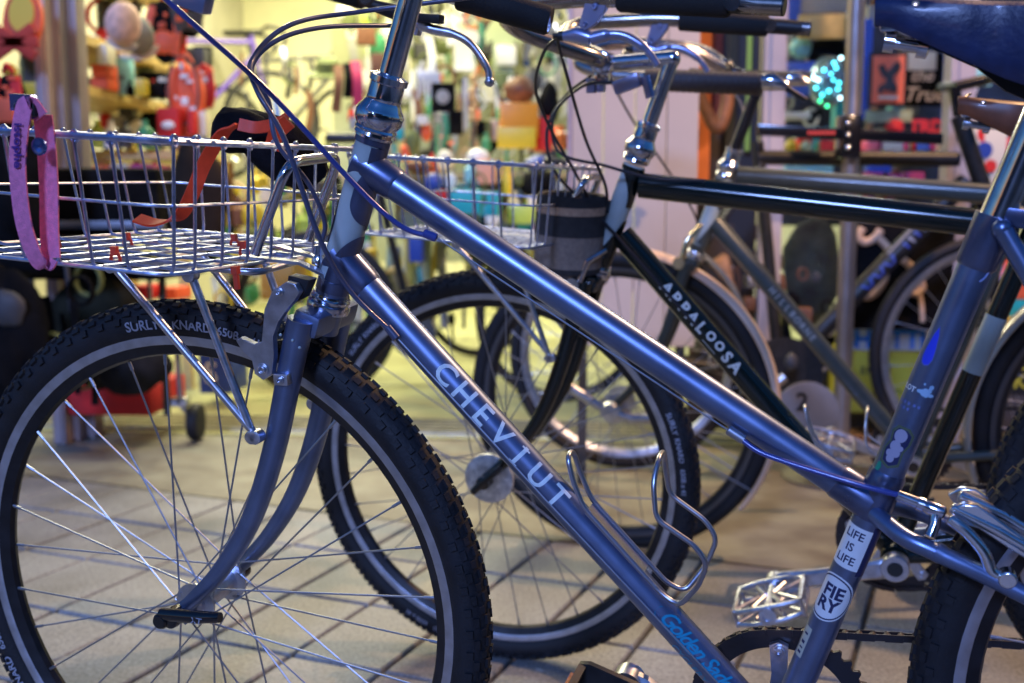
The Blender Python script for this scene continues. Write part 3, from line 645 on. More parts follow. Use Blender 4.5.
for k in range(13): wrap(b,flat_shape('poly',disc_poly(random.uniform(.0009,.0030),9,random.uniform(-.007,.006),random.uniform(-.0045,.005),sx=random.uniform(.7,1.6))),st(.612),SA,N1,rS+.0001*k/4,'around',phi0=.12,mi=0)
wrap(b,flat_shape('text','PILOT',size=.0066,bold=.0002,align='RIGHT'),st(.609),SA,N1,rS,'around',dx=-.0015,phi0=-.42,mi=1)
[wrap(b,tick(x_,y_,.0022,.0026),st(.597),SA,N1,rS,'around',phi0=-.42,mi=2) for x_,y_ in ((-.010,0),(-.006,.0),(-.002,0),(.003,0),(.007,0),(-.009,-.005),(-.005,-.005),(-.001,-.005))]
b.build('pale_decal',[PALEBL,WHITE,mat('faded blue ink',(.14,.18,.42),.5)],FRM)
# seatpost, saddle
b=MB(); b.tube([sax(.70),sax(.905)],.0134,24); b.lathe(sax(.905),SA,[(0,.0134),(.004,.016),(.010,.016),(.012,.009)],20); b.build('seatpost',CHROME,A)
make_saddle(A,.934,.688,BLUEL,tilt=-.025)
# headset, stem, handlebar
make_headset(A)
b=MB(); b.tube([hax(.888),hax(1.060)],.0111,24); b.tube([hax(1.050),V((.21,0,1.10))],[.012,.0135],20); b.lathe(V((.21,-.022,1.10)),(0,1,0),[(0,.015),(.002,.0185),(.042,.0185),(.044,.015)],24); b.lathe(hax(1.060),HA,[(0,.0111),(.002,.013),(.008,.013),(.010,.008)],20)
b.build('stem',CHROME,A)
b=MB(); P=[(.21,0,1.10),(.19,.06,1.10),(.10,.12,1.075),(.12,.18,1.03),(.185,.205,.997),(.246,.212,.976),(.347,.225,.944)]
hb=curve(P,6); hb2=[V((p.x,-p.y,p.z)) for p in hb]; b.tube(hb2[::-1]+hb[1:],.0115,18); HB=b.build('handlebar',CHROME,A)
for s in(-1,1):
    g=MB(); d=V((.101,.013*s,-.032)); o_=V((.246,.212*s,.976)); g.tube([o_,o_+d*.03,o_+d*.97,o_+d],[.0145,.0160,.0160,.014],20); g.build('grip',GRIP,HB)
    # lever: black clamp, alloy body and blade
    l=MB(); c=V((.190,.205*s,.978)); zs=1 if s>0 else .3; l.tube([c-d.normalized()*.007,c+d.normalized()*.007],.0150,18); l.box(c+V((-.002,0,-.018)),(.020,.016,.022),bev=.003); l.tube([c+V((-.006,-.0,-.020)),c+V((-.034,-.012*s,-.010)),c+V((-.050,-.02*s,-.002))],[.010,.007,.0045],12); l.build('shifter',BLK,HB)
    q=MB(); q.tube(curve([c+V((.0,-.002*s,-.016)),c+V((.018,0,-.034*zs)),c+V((.050,.003*s,-.043*zs)),c+V((.070,.005*s,-.056*zs)),c+V((.086,.006*s,-.080*zs)),c+V((.0885,.006*s,-.094*zs))],6),[.0085]*6+[.0055]*6+[.0046]*6+[.0043]*6+[.0040]*6+[.0052],12,flat=(0,1,0)) 
    q.ball(c+V((.0885,.006*s,-.096*zs)),.0058); q.box(c+V((-.002,0,-.030)),(.030,.014,.018),Matrix.Rotation(R(20),3,'Y'),bev=.003); q.build('brake_lever',ALLOY if s>0 else mat('blue grey alloy',(.35,.38,.6),.3,.8),HB)
    k=MB(); k.box(c+V((.012,-.004*s,-.024)),(.055,.016,.010),Matrix.Rotation(R(6),3,'Y'),bev=.002); k.build('thumb_lever',BLK,HB)
# fork, rack, basket
fk=make_fork(A,PAINT); 
b=MB(); 
for k,(x,z) in enumerate(((.150,.647),(.163,.642),(.170,.635))): b.ball((x,-.0445-.0125,z),.0016)
b.build('fork_rivet',CREAM,fk)
rk=make_rack(A); bk,bq=make_basket(A)
zt=MB()
for a,c in((.09,.05),(.20,.10),(.05,.20),(.17,.17),(.10,.26)):
    p=bq(a,c,.0)
    zt.tube([p+V((.005*math.cos(t),.0,.007*math.sin(t)+.002)) for t in [2*pi*k/10 for k in range(10)]],.0016,6,closed=True); zt.box(p+V((0,0,.010)),(.006,.005,.008))
p=bq(-.03,.01,0)+V((0.02,0.02,-.0)); zt.box(p+V((.0,0,-.004)),(.0045,.004,.018),bev=.001); zt.box(p+V((0,0,.004)),(.006,.006,.007))
zt.build('cable_tie',mat('red nylon',(.65,.06,.03),.4),bk)
# cables
def cable(name,pts,r,m,par,n=8): 
    q=MB(); q.tube(curve(pts,n),r,10); return q.build(name,m,par)
def ferrule(q,p,d,L=.012,r=.0036): q.lathe(V(p)-V(d).normalized()*L/2,d,[(0,r*.7),(.001,r),(L-.001,r),(L,r*.6)],12)
c=MB(); pts=curve([(.05,-.19,1.045),(.128,-.16,.956),(.181,-.10,.880),(.233,-.05,.795),(.271,-.03,.751),(.304,-.02,.738)],8); c.tube(pts,.0026,10); ferrule(c,(.298,-.022,.7405),V((.035,.01,-.016)),.014,.0042); CB=c.build('rear_brake_cable',mat('blue housing',(.05,.07,.30),.28,.1,.5),A)
c=MB(); c.tube([(.304,-.02,.738),(.585,-.0165,.561)],.0009,6); ferrule(c,(.583,-.0165,.563),V((.26,0,-.16)),.018,.0046)
c.build('bare_cable',SPOKE,A)
c=MB(); c.tube(curve([(.587,-.018,.560),(.613,-.022,.547),(.690,-.028,.529),(.728,-.026,.5205)],8),.0026,10); c.build('brake_housing',mat('blue housing',(.05,.07,.30),.28),A)
c=MB(); c.tube(curve([(.40,.12,.97),(.20,.08,.955),(.155,.0,.940),(.140,-.05,.907),(.160,-.08,.880),(.185,-.08,.834),(.201,-.06,.745),(.215,-.032,.688),(.255,-.02,.642)],8),.0025,10); ferrule(c,(.252,-.0205,.645),V((.04,0,-.046)),.016,.0042); c.build('shift_cable',HOUS,A)
c=MB(); c.tube([(.256,-.019,.640),(.40,-.0175,.488),(.60,-.018,.285)],.0009,6); c.build('bare_cable',SPOKE,A)
c=MB(); c.tube(curve([(.19,.17,.945),(.16,.06,.940),(.138,.0,.926),(.126,-.03,.900),(.141,-.03,.870),(.150,-.035,.83),(.172,-.02,.79),(.176,.0,.75),(.168,.0,.725)],8),.0025,10); c.build('front_brake_cable',HOUS,A)
c=MB(); c.lathe((.168,0,.728),(-.1,0,-1),[(0,.004),(.001,.0065),(.010,.0065),(.011,.0045),(.016,.0075),(.020,.0075),(.021,.004),(.03,.0035)],16); c.build('cable_hanger',CHROME,A)
# front brake
for s in(-1,1):
    c=MB(); y=.056*s
    poly=[(.163,.700),(.172,.698),(.176,.690),(.170,.682),(.160,.672),(.150,.660),(.143,.645),(.142,.625),(.138,.607),(.128,.601),(.119,.607),(.117,.622),(.108,.628),(.101,.640),(.106,.643),(.121,.637),(.130,.640),(.133,.655),(.136,.672),(.146,.690)]
    c.prism([(x,y-.004,z) for x,z in poly],(0,.009,0)); bolt(c,(.129,y-.004*1,.612),.0045); bolt(c,(.155,y-.004,.690),.003); bev(c.build('brake_arm',ALLOY,A),.0014)
    k=MB(); k.prism([(.150,y+.006,.672),(.172,y+.006,.682),(.182,y+.006,.700),(.160,y+.006,.704)],(0,-.016*s,0)); k.box((.120,.026*s,.628),(.044,.018,.010),Matrix.Rotation(R(-12),3,'Y'),bev=.002); k.tube([(.129,y,.615),(.125,.022*s,.626)],.004,8); k.build('brake_pad',BLK,A)
c=MB(); c.box((.149,-.057,.603),(.016,.012,.012),bev=.002); bolt(c,(.149,-.063,.603),.003); c.build('pad_holder',ALLOY,A)
# quick release, rear brake, cage, crank, chain, pedals
c=MB(); c.tube([(-.016,-.070,.337),(-.004,-.071,.338),(.034,-.074,.342),(.060,-.073,.3445)],[.0068,.0074,.0070,.0056],12); c.lathe((-.004,-.054,.333),(0,-1,0),[(0,.010),(.006,.011),(.010,.010),(.014,.0105),(.020,.0095),(.021,.006)],18); c.lathe((-.015,-.062,.331),(0,-1,0),[(0,.0085),(.013,.009),(.016,.007)],16)
QR=c.build('quick_release',BLKG,A)
c=MB(); vs,fs=tick(0,0,.014,.0012); c.add([V((.004+p.x,-.0781,.3385+p.y)) for p in vs],fs); vs,fs=flat_shape('text','XT',size=.010,shear=.3,step=0,bold=.0002); c.add([V((.034+p.x,-.0806,.3405+p.y)) for p in vs],fs); c.build('lever_print',mat('grey print',(.3,.32,.4),.4),QR)
c=MB(); c.lathe((0,.052,.333),(0,1,0),[(0,.009),(.006,.0105),(.012,.0105),(.014,.006)],16); c.build('axle_nut',BLKG,A)
# caliper of the rear brake on the lateral stays
c=MB(); c.lathe((.720,-.026,.522),V((.035,0,-.012)),[(0,.0028),(.001,.0048),(.018,.0052),(.0185,.0060),(.0235,.0064),(.024,.0045),(.028,.0062),(.040,.0062),(.042,.004)],18)
c.tube([(.752,-.026,.513),(.752,-.030,.500),(.748,-.036,.490)],.005,10); 
RBK=c.build('rear_brake',CHROME,A)
c=MB(); 
for s,y0 in((-1,-.034),(1,-.006)):
    z_=.004 if s>0 else 0
    poly=[(.762,.514),(.772,.521),(.784,.521),(.800,.510),(.822,.494),(.846,.480),(.850,.470),(.842,.466),(.826,.475),(.805,.488),(.786,.500),(.768,.505)]
    c.prism([(x,y0,z+z_) for x,z in poly],(0,.007,0))
c.tube(curve([(.762,-.040,.510),(.776,-.042,.500),(.790,-.043,.484),(.797,-.043,.468),(.808,-.043,.463)],5),.0052,10); c.lathe((.809,-.050,.4635),(0,1,0),[(0,.004),(0,.0075),(.014,.0075),(.014,.004)],18)
c.tube([(.764,-.030,.516),(.800,-.032,.500),(.846,-.032,.474)],.0050,12); c.tube([(.770,-.018,.523),(.806,-.018,.508),(.85,-.018,.482)],.0055,12)
bev(c.build('brake_caliper',mat('polished alloy',(.85,.86,.9),.2,1,noise=.1,nscale=60),RBK),.0014)
c=MB(); c.prism([(.822,-.046,.462),(.833,-.046,.468),(.870,-.046,.462),(.870,-.046,.446),(.836,-.046,.440),(.826,-.046,.446)],(0,.008,0)); bev(c.build('brake_shoe_holder',ALLOY,RBK))
tdir=(DTa-DTb).normalized(); upd=V((-tdir.z,0,tdir.x)); upd=upd if upd.z>0 else -upd
cg=make_bottle_cage(A,V((.494,0,.393))+upd*.0155,tdir,upd,CAGEM,.0026)
make_crankset(A,148,L=.150,ringr=.087,pedal='reflector',pedal_rot=18)
make_chain(A,ringr=.087)
# strap hanging from the basket rim
b=MB(); 
b.ribbon(curve([(.036,-.214,.862),(.028,-.219,.874),(.020,-.222,.852),(.012,-.222,.820),(.008,-.219,.775),(.010,-.213,.745),(.014,-.208,.735),(.018,-.203,.742)],6),(1,.1,0),.0155,.0018)
b.ribbon(curve([(.018,-.203,.742),(.017,-.200,.765),(.021,-.199,.800),(.025,-.200,.835),(.028,-.203,.864)],6),(1,.1,0),.0180,.0018)
for v_ in b.v: pass
Mi=A.matrix_world.copy()
ST=b.build('toe_strap',PINK,None,label='pink webbing toe strap hanging over the rim of the nearest basket',category='strap'); ST.matrix_world=Mi
c=MB(); vs,fs=flat_shape('text','istophe',size=.0125,bold=.0004,step=.003,align='LEFT')
c.add([V((.0085+p.y*.9+(.0125-.17*p.x),-.2235-.0016,.858-p.x)) for p in vs],fs); 
c.build('strap_lettering',mat('purple print',(.08,.02,.20),.6),ST)
c=MB(); c.box((.024,-.214,.868),(.022,.012,.012),bev=.003); c.build('strap_roller',BLK,ST)
c=MB(); c.prism([(.008,-.2165,.882),(.030,-.2165,.880),(.034,-.2165,.872),(.033,-.2165,.862),(.028,-.2165,.860),(.027,-.2165,.872),(.012,-.2165,.875),(.007,-.2165,.868)],(0,.006,0)); c.lathe((.033,-.2165,.838),(0,-1,0),[(0,.002),(0,.0075),(.0015,.0075),(.0016,.004),(.001,.003)],16); c.build('buckle',mat('blued steel',(.12,.2,.55),.25,.9),ST)
# black pouch with red straps lying at the back of the basket
b=MB(); random.seed(3)
def lump(b,c,s,seed=0,amp=.12,seg=20,mi=None,M=None):
    rnd=random.Random(seed); ph=[rnd.uniform(0,6) for _ in range(6)]; n=seg//2; vs=[];fs=[]; M=M or Matrix.Identity(3)
    for i in range(n+1):
        for k in range(seg):
            a=pi*i/n; t=2*pi*k/seg; d=V((math.sin(a)*math.cos(t),math.sin(a)*math.sin(t),math.cos(a)))
            r_=1+amp*(math.sin(3*d.x+ph[0])+math.sin(4*d.y+ph[1])+math.sin(5*d.z+ph[2]+2*d.x)*.7+math.sin(9*d.x+7*d.z+ph[3])*.35)
            vs.append(V(c)+M@V((d.x*s[0]*r_,d.y*s[1]*r_,d.z*s[2]*r_)))
    for i in range(n):
        for k in range(seg): fs.append([i*seg+k,(i+1)*seg+k,(i+1)*seg+(k+1)%seg,i*seg+(k+1)%seg])
    return b.add(vs,fs,mi)
BLKF=mat('black fabric',(.007,.007,.009),.9,spec=.1,noise=.4,nscale=40,bump=.6,bscale=200)
def wl(x,y,z): return Mi@V((x,y,z))
b=MB(); lump(b,(.010,.135,.838),(.036,.030,.028),5,.10); lump(b,(.050,.140,.812),(.062,.032,.030),7,.10,M=Matrix.Rotation(R(30),3,'Y'))
b2=b.build('pouch',BLKF,None,label='black fabric pouch with red straps clipped inside the nearest basket',category='pouch'); b2.matrix_world=Mi
c=MB(); c.ribbon(curve([(.036,.080,.846),(.016,.078,.836),(-.002,.065,.805),(-.010,.05,.775),(-.022,.04,.752),(-.045,.03,.745),(-.070,.03,.750)],6),(.5,.6,.15),.0155,.0024)
c.ribbon(curve([(.036,.080,.846),(.055,.085,.842),(.085,.08,.846),(.10,.075,.852)],5),(0,.3,1),.013,.003); c.ribbon(curve([(.078,.075,.82),(.088,.07,.836),(.104,.07,.848)],5),(.6,.3,-.5),.016,.004); c.build('pouch_strap',REDW,b2)

# ======== second bicycle ========
B2=root_for(-.0138,1.795,-.3236,.0969,'bicycle',label='black green diamond frame bicycle just behind the nearest one, with wire basket and striped bag',category='bicycle',group='bicycles parked outside the shop')
make_wheel('front_wheel',B2,0,.333,.333,.0205,.2985,.10,True,None,[(a,b_,c_+R(t)) for a,b_,c_ in KN for t in (-80,)],rot0=.3,hubr=.026,bigdisc=True)
make_wheel('rear_wheel',B2,1.075,.333,.333,.0205,.2985,.135,True,None,None)
F2=diamond_frame(B2,GREENP)
b=MB(); wrap(b,flat_shape('poly',rrect(.075,.085,.001)),sax(.575),SA,N1,.0146,'around'); b.build('seat_tube_panel',CREAM,F2)
dt2a=V((.213,0,.724)); DT2=(BBP-dt2a).normalized(); t0=(V((.287,0,.648))-dt2a).dot(DT2); t1=(V((.385,0,.528))-dt2a).dot(DT2); b=MB()
for i,ch in enumerate('APPALOOSA'):
    sz=.0245 if ch!='O' else .018
    wrap(b,flat_shape('text',ch,size=sz,bold=.0009),dt2a,DT2,N1,.0184,'along',dx=t0+(t1-t0)*i/8,phi0=.15+(.15 if ch=='O' else 0))
wrap(b,flat_shape('poly',[(-.014,-.0105),(.014,-.0105),(.014,-.0093),(-.014,-.0093)]),dt2a,DT2,N1,.0184,'along',dx=t0+(t1-t0)*5.5/8,phi0=.1)
b.build('lettering',mat('cream lettering',(.62,.60,.54),.4),F2)
make_headset(B2); fk2=make_fork(B2,GREENP); rk2=make_rack(B2); bk2,_=make_basket(B2)
b=MB(); b.tube([hax(.888),hax(.975)],.0111,20); el=V((.290,0,.978)); b.tube([hax(.965),el],.0112,16); b.ball(el,.0125); b.tube([el,V((.205,0,.975))],[.0125,.0120],20); b.lathe(V((.188,-.020,.978)),(0,1,0),[(0,.014),(.002,.017),(.038,.017),(.040,.014)],20); b.box((.188,0,.955),(.022,.026,.02),bev=.003); b.build('stem',CHROME,B2)
P=[(.188,0,.978),(.180,.05,.985),(.10,.12,1.02),(.10,.18,1.045),(.17,.205,1.050),(.262,.215,1.047),(.465,.24,1.024)]
hb=curve(P,6); b=MB(); b.tube([V((p.x,-p.y,p.z)) for p in hb][::-1]+hb[1:],.0115,16); HB2=b.build('handlebar',mat('dusky chrome',(.38,.35,.33),.25,1,noise=.1,nscale=50),B2)
for s in(-1,1):
    g=MB(); o_=V((.262,.215*s,1.047)); d=V((.140,.017*s,-.0155)); g.tube([o_,o_+d*.03,o_+d*.97,o_+d],[.0150,.0172,.0172,.015],18); g.build('grip',GRIP,HB2)
    e=o_+d; k=MB(); k.tube([e,e+V((.018,.002*s,-.002)),e+V((.065,.008*s,-.008))],[.012,.012,.011],14); k.build('bar_end',BLK,HB2); k=MB(); k.lathe(e+V((.004,-.016,-.0)),(0,1,0),[(0,.006),(0,.010),(.032,.010),(.032,.006)],16); k.build('end_clamp',CHROME,HB2)
    c_=V((.236,.212*s,1.046)); k=MB(); yy=.0
    k.prism([c_+V(p) for p in((-.012,-.008,.012),(.008,-.008,.014),(.010,-.008,-.010),(-.004,-.008,-.028),(-.018,-.008,-.036),(-.026,-.008,-.030),(-.020,-.008,-.012))],(0,.014,0)); bolt(k,c_+V((-.004,-.008,-.008)),.003); bolt(k,c_+V((-.017,-.008,-.028)),.0022)
    k.tube([c_+V((-.050,0,-.041)),c_+V((-.030,0,-.040)),c_+V((-.012,0,-.046))],[.006,.0105,.009],14)
    bev(k.build('lever_bracket',mat('blue grey alloy',(.35,.38,.6),.3,.8),HB2))
    k=MB(); k.tube(curve([c_+V((-.012,0,-.046)),c_+V((.012,.002,-.042)),c_+V((.034,.004,-.046)),c_+V((.058,.006,-.062)),c_+V((.072,.008,-.082))],6),[.0085]*6+[.0062]*12+[.0048]*7,12,flat=(0,1,0)); k.build('brake_lever',mat('blue grey alloy',(.35,.38,.6),.3,.8),HB2)
    k=MB(); k.lathe(c_+V((-.046,0,-.041)),(-1,0,.08),[(0,.0065),(.008,.0065),(.009,.004),(.016,.0035)],12); k.build('barrel_adjuster',BLK,HB2)
k=MB(); k.box((.170,.0,.945),(.014,.02,.022),bev=.003); k.box((.184,0,.944),(.012,.018,.018),bev=.003); k.box((.230,-.03,.945),(.04,.018,.020),Matrix.Rotation(R(-18),3,'Y'),bev=.004); k.tube([(.256,-.03,.955),(.264,-.03,.925)],.007,10); k.build('thumb_shifter',mat('blue grey alloy',(.35,.38,.6),.3,.8),B2)
q=lambda px,py,off:None
def c2(name,pts,r=.0024,m=None): k=MB(); k.tube(curve(pts,8),r,8); return k.build(name,m or HOUSB,B2)
c2('brake_cable',[(.178,-.21,1.004),(.150,-.18,.985),(.120,-.12,.94),(.125,-.06,.88),(.150,-.03,.82),(.170,-.01,.770),(.182,0,.74)]); c2('brake_cable',[(.178,-.21,1.004),(.176,-.16,.96),(.180,-.08,.87),(.196,-.03,.80),(.190,0,.75)])
c2('shift_cable',[(.212,-.03,.948),(.165,-.03,.945),(.120,-.03,.905),(.130,-.04,.85),(.20,-.045,.83),(.27,-.035,.81),(.34,-.02,.805)],.0024)
c2('shift_cable',[(.17,-.0,.96),(.13,-.01,.93),(.105,-.02,.88),(.12,-.03,.82),(.18,-.03,.76),(.25,-.02,.68),(.33,-.019,.59)],.0024)
b=MB(); b.tube([sax(.70),sax(.88)],.0134,20); b.build('seatpost',CHROME,B2); make_saddle(B2,.914,.676,BROWNL,tilt=-.03)
for s in(-1,1):
    c=MB(); y=.054*s; c.tube([(.160,y,.66),(.172,y,.690),(.196,y*.6,.705)],[.006,.006,.004],10); c.lathe((.150,y-.008,.655),(0,1,0),[(0,.006),(0,.011),(.016,.011),(.016,.006)],16); c.build('brake_arm',CHROME,B2)
    c=MB(); c.box((.125,.028*s,.632),(.048,.016,.010),Matrix.Rotation(R(-12),3,'Y'),bev=.002); c.build('brake_pad',BLK,B2)
c=MB(); c.tube([(-.018,-.070,.318),(.0,-.071,.336),(.034,-.072,.366)],[.006,.0065,.005],12); c.lathe((-.002,-.050,.333),(0,-1,0),[(0,.010),(.018,.011),(.021,.007)],16); c.box((.02,-.076,.352),(.045,.006,.008),Matrix.Rotation(R(-42),3,'Y'),bev=.002); c.build('quick_release',BLKG,B2)
make_crankset(B2,193,ringr=.083,pedal='platform',pedal_rot=-18); make_chain(B2,ringr=.083)
make_bottle_cage(B2,V((.565,0,.345)),-DT2,V((-DT2.z,0,DT2.x)),ALLOY,.0019)
# striped cylindrical bag hung in front of the head tube
Mi2=B2.matrix_world.copy()
STRD=mat('charcoal canvas',(.035,.033,.034),.9,noise=.2,nscale=120,bump=.5,bscale=600); STRB=mat('brown webbing',(.50,.33,.22),.85,noise=.15,nscale=150,bump=.5,bscale=600); DKC=mat('dark taupe canvas',(.26,.20,.16),.9,noise=.15,nscale=150,bump=.5,bscale=600)
b=MB(); o_=V((.132,-.020,.668)); axb=V((.08,0,1)); pr=[(0,.040),(.003,.050),(.012,.0525),(.060,.053),(.0601,.0535),(.076,.0535),(.0761,.0530),(.092,.053),(.0921,.0535),(.104,.0535),(.1041,.053),(.116,.0525),(.120,.050),(.118,.044),(.03,.044)]
seg=32; b.lathe(o_,axb,pr,seg)
for i in range(len(b.f)):
    c_=sum((b.v[j] for j in b.f[i]),V())/len(b.f[i]); h=(c_-o_).dot(axb.normalized()); b.m[i]= 0 if h<.012 else (2 if h<.060 else (1 if h<.062 else (0 if h<.090 else (1 if h<.1035 else 0))))
bg=b.build('stem_bag',[STRD,STRB,DKC],None,label='charcoal cylindrical bag with brown stripes hanging at the second bicycle’s head tube',category='bag'); bg.matrix_world=Mi2
b=MB(); b.ribbon(curve([(.165,-.02,.762),(.190,-.022,.768),(.198,0,.765),(.185,.020,.760)],5),axb,.020,.003); b.build('bag_strap',BLK,bg)
# ======== third bicycle ========
B3=root_for(.2473,2.438,-.3358,.12,'bicycle',label='grey green bicycle with cream mudguards, third back from the camera',category='bicycle',group='bicycles parked outside the shop')
make_wheel('front_wheel',B3,0,.330,.345,.018,.312,.10,False,RIMB,None,rot0=.2,hubr=.03)
make_wheel('rear_wheel',B3,1.075,.330,.345,.018,.312,.135,False,RIMB,None)
def mudguard(par,cx,cz,r,a0,a1,w_,m,name='mudguard'):
    b=MB(); n=40; K=9; vs=[]
    for i in range(n+1):
        a=R(a0+(a1-a0)*i/n)
        for k in range(K):
            t=pi*(k/(K-1)-.5)*.9; rr=r-w_*.5*(1-math.cos(t)); y=w_*math.sin(t); vs.append(V((cx+rr*math.cos(a),y,cz+rr*math.sin(a))))
    N=len(vs); inn=[V((cx+(p.x-cx)*.993,p.y*.96,cz+(p.z-cz)*.993)) for p in vs]
    fs=[[i*K+k,i*K+k+1,(i+1)*K+k+1,(i+1)*K+k] for i in range(n) for k in range(K-1)]
    b.add(vs+inn,fs+[[N+q for q in f[::-1]] for f in fs]+[[i*K,(i+1)*K,N+(i+1)*K,N+i*K] for i in range(n)]+[[i*K+K-1,N+i*K+K-1,N+(i+1)*K+K-1,(i+1)*K+K-1] for i in range(n)]+[[k,N+k,N+k+1,k+1] for k in range(K-1)])
    o=b.build(name,m,par)
    s_=MB()
    for s in(-1,1): a=R(a0+12 if a0<0 else a1); p=V((cx+(r-.01)*math.cos(R(a0)+.15),.9*w_*s,cz+(r-.01)*math.sin(R(a0)+.15))); s_.tube([p,V((cx,.055*s,cz))],.002,6)
    s_.build('mudguard_stay',SPOKE,o); return o
mudguard(B3,0,.330,.358,-38,84,.026,FENDC); mudguard(B3,1.075,.330,.362,5,200,.028,mat('grey cream fender',(.42,.40,.36),.28,.2,.5))
F3=diamond_frame(B3,HILL,tt=((.262,.833),(.778,.790)),dt_top=(.215,.738),st_top=.80)
b=MB(); d3a=V((.215,0,.738)); D3=(BBP-d3a).normalized(); t0=(V((.330,0,.594))-d3a).dot(D3); t1=(V((.408,0,.494))-d3a).dot(D3)
for i,ch in enumerate('HILLBORNE'): wrap(b,flat_shape('text',ch,size=.0185,bold=.0004),d3a,D3,N1,.0184,'along',dx=t0+(t1-t0)*i/8,phi0=.1)
b.build('lettering',mat('grey lettering',(.40,.39,.36),.4),F3)
make_headset(B3); make_fork(B3,HILL)
b=MB(); b.tube([hax(.888),hax(1.02)],.0111,20); b.tube([hax(1.01),(.235,0,1.05)],.0118,16); b.lathe((.235,-.02,1.05),(0,1,0),[(0,.014),(.002,.0165),(.038,.0165),(.04,.014)],18); b.build('stem',BLKG,B3)
P=[(.235,0,1.05),(.230,.05,1.05),(.16,.10,1.09),(.03,.15,1.10),(-.015,.19,1.07),(.04,.215,1.045),(.121,.22,1.036),(.335,.24,1.020)]
hb=curve(P,6); b=MB(); b.tube([V((p.x,-p.y,p.z)) for p in hb][::-1]+hb[1:],.0120,16); HB3=b.build('handlebar',mat('tan lit alloy',(.55,.5,.5),.25,1),B3)
for s in(-1,1):
    m_=WRAP if s<0 else BLK
    g=MB(); ps=[p for p in hb if p.x>.10 and p.y>.2]; ps=[V((p.x,p.y*s,p.z)) for p in ps]
    pp=[]; rr=[]
    for i in range(60): 
        t=i/59*(len(ps)-1); k=min(int(t),len(ps)-2); pp.append(ps[k].lerp(ps[k+1],t-k)+V((0,0,-.004))); rr.append(.0200+.0008*((i%3)-1))
    g.tube(pp,rr,16); g.build('bar_tape',m_,HB3)
    e=V((.335,.24*s,1.020)); k=MB(); k.tube([e,e+V((.02,.002*s,-.001)),e+V((.045,.003*s,-.010))],[.015,.016,.007],14); k.build('end_plug',CHROME,HB3)
    k=MB(); k.tube([e+V((.034,.003*s,-.006)),e+V((.055,.003*s,-.020)),e+V((.078,.003*s,-.034))],[.007,.005,.004],10) if s<0 else k.tube([e+V((-.07,0,.004)),e+V((-.02,.01,.008)),e+V((.03,.012,.008)),e+V((.05,.012,.006))],[.006,.009,.009,.006],12,flat=(0,1,0)); k.build('bar_end_shifter' if s<0 else 'brake_lever',BLK,HB3)
def c3(name,pts,m=None): k=MB(); k.tube(curve(pts,8),.0024,8); return k.build(name,m or HOUSB,B3)
c3('brake_cable',[(.05,-.2,1.03),(.08,-.14,.95),(.13,-.06,.85),(.17,-.02,.77),(.185,0,.72)]); c3('brake_cable',[(.2,.2,1.03),(.26,.1,.95),(.23,.02,.86),(.25,-.02,.80),(.30,-.02,.78)],HOUS)
b=MB(); b.tube([sax(.74),sax(.93)],.0134,18); b.build('seatpost',CHROME,B3); make_saddle(B3,.965,.70,BLKF)
for s in(-1,1):
    c=MB(); y=.05*s; c.tube([(.155,y,.665),(.165,y,.705),(.190,y*.4,.735)],[.007,.006,.004],10); c.lathe((.15,y-.01,.66),(0,1,0),[(0,.007),(0,.013),(.02,.013),(.02,.007)],14); c.build('brake_arm',mat('gold chrome',(.85,.68,.40),.14,1),B3)
make_crankset(B3,160,ringr=.083,pedal='platform',pedal_rot=14); make_chain(B3,ringr=.083)
c=MB(); c.tube([(-.105,-.06,.395),(-.085,-.06,.378),(-.03,-.06,.345),(-.015,-.06,.338)],[.009,.011,.011,.008],14); c.lathe((0,-.05,.33),(0,-1,0),[(0,.02),(.008,.024),(.02,.02),(.022,.01)],18); c.tube([(.0,-.06,.33),(.05,-.06,.318),(.10,-.06,.322)],[.008,.012,.010],12); c.build('hub_lamp',ALLOY,B3)
# ---------------- shopfront and everything in the shop ----------------
def px(n,d): return n/FPX*d
def Z(deg): return Matrix.Rotation(R(deg),3,'Z')
def box_at(x0,y0,x1,y1,d,th,rot=-5.6,bev=0,b=None,mi=None):
    b=b or MB(); w_,h_=px(abs(x1-x0),d),px(abs(y1-y0),d); c=S((x0+x1)/2,(y0+y1)/2,d); c=c+V((0,th/2,0)); return b.box(c,(w_,th,h_),Z(rot),bev=bev,mi=mi)
def item(name,label,cat,x0,y0,x1,y1,d,th,m,group=None,bev=.004,rot=-5.6,smooth=True,par=None):
    o=box_at(x0,y0,x1,y1,d,th,rot,min(bev,px(abs(y1-y0),d)*.2,px(abs(x1-x0),d)*.2,th*.3)).build(name,m,par,smooth)
    if not par:
        o['label']=label; o['category']=cat
        if group: o['group']=group
    return o
def col(n,c,r=.6,**k): return mat(n,c,r,**k)
MAUVE=col('mauve metal',(.42,.34,.34),.4,metal=.3,noise=.08,nscale=8); WOOD=col('pale wood',(.55,.40,.14),.5,noise=.18,nscale=12); BLKC=col('black cloth',(.006,.006,.007),.95,spec=.1,noise=.5,nscale=12,bump=1,bscale=30)
RED=col('red fabric',(.62,.02,.02),.7,noise=.15,nscale=14,bump=.4,bscale=60); ORNG=col('orange fabric',(.80,.12,.04),.6,noise=.12,nscale=15); DKGR=col('dark grey',(.05,.05,.055),.6); OLIVE=col('olive',(.12,.15,.05),.7,noise=.3,nscale=20)
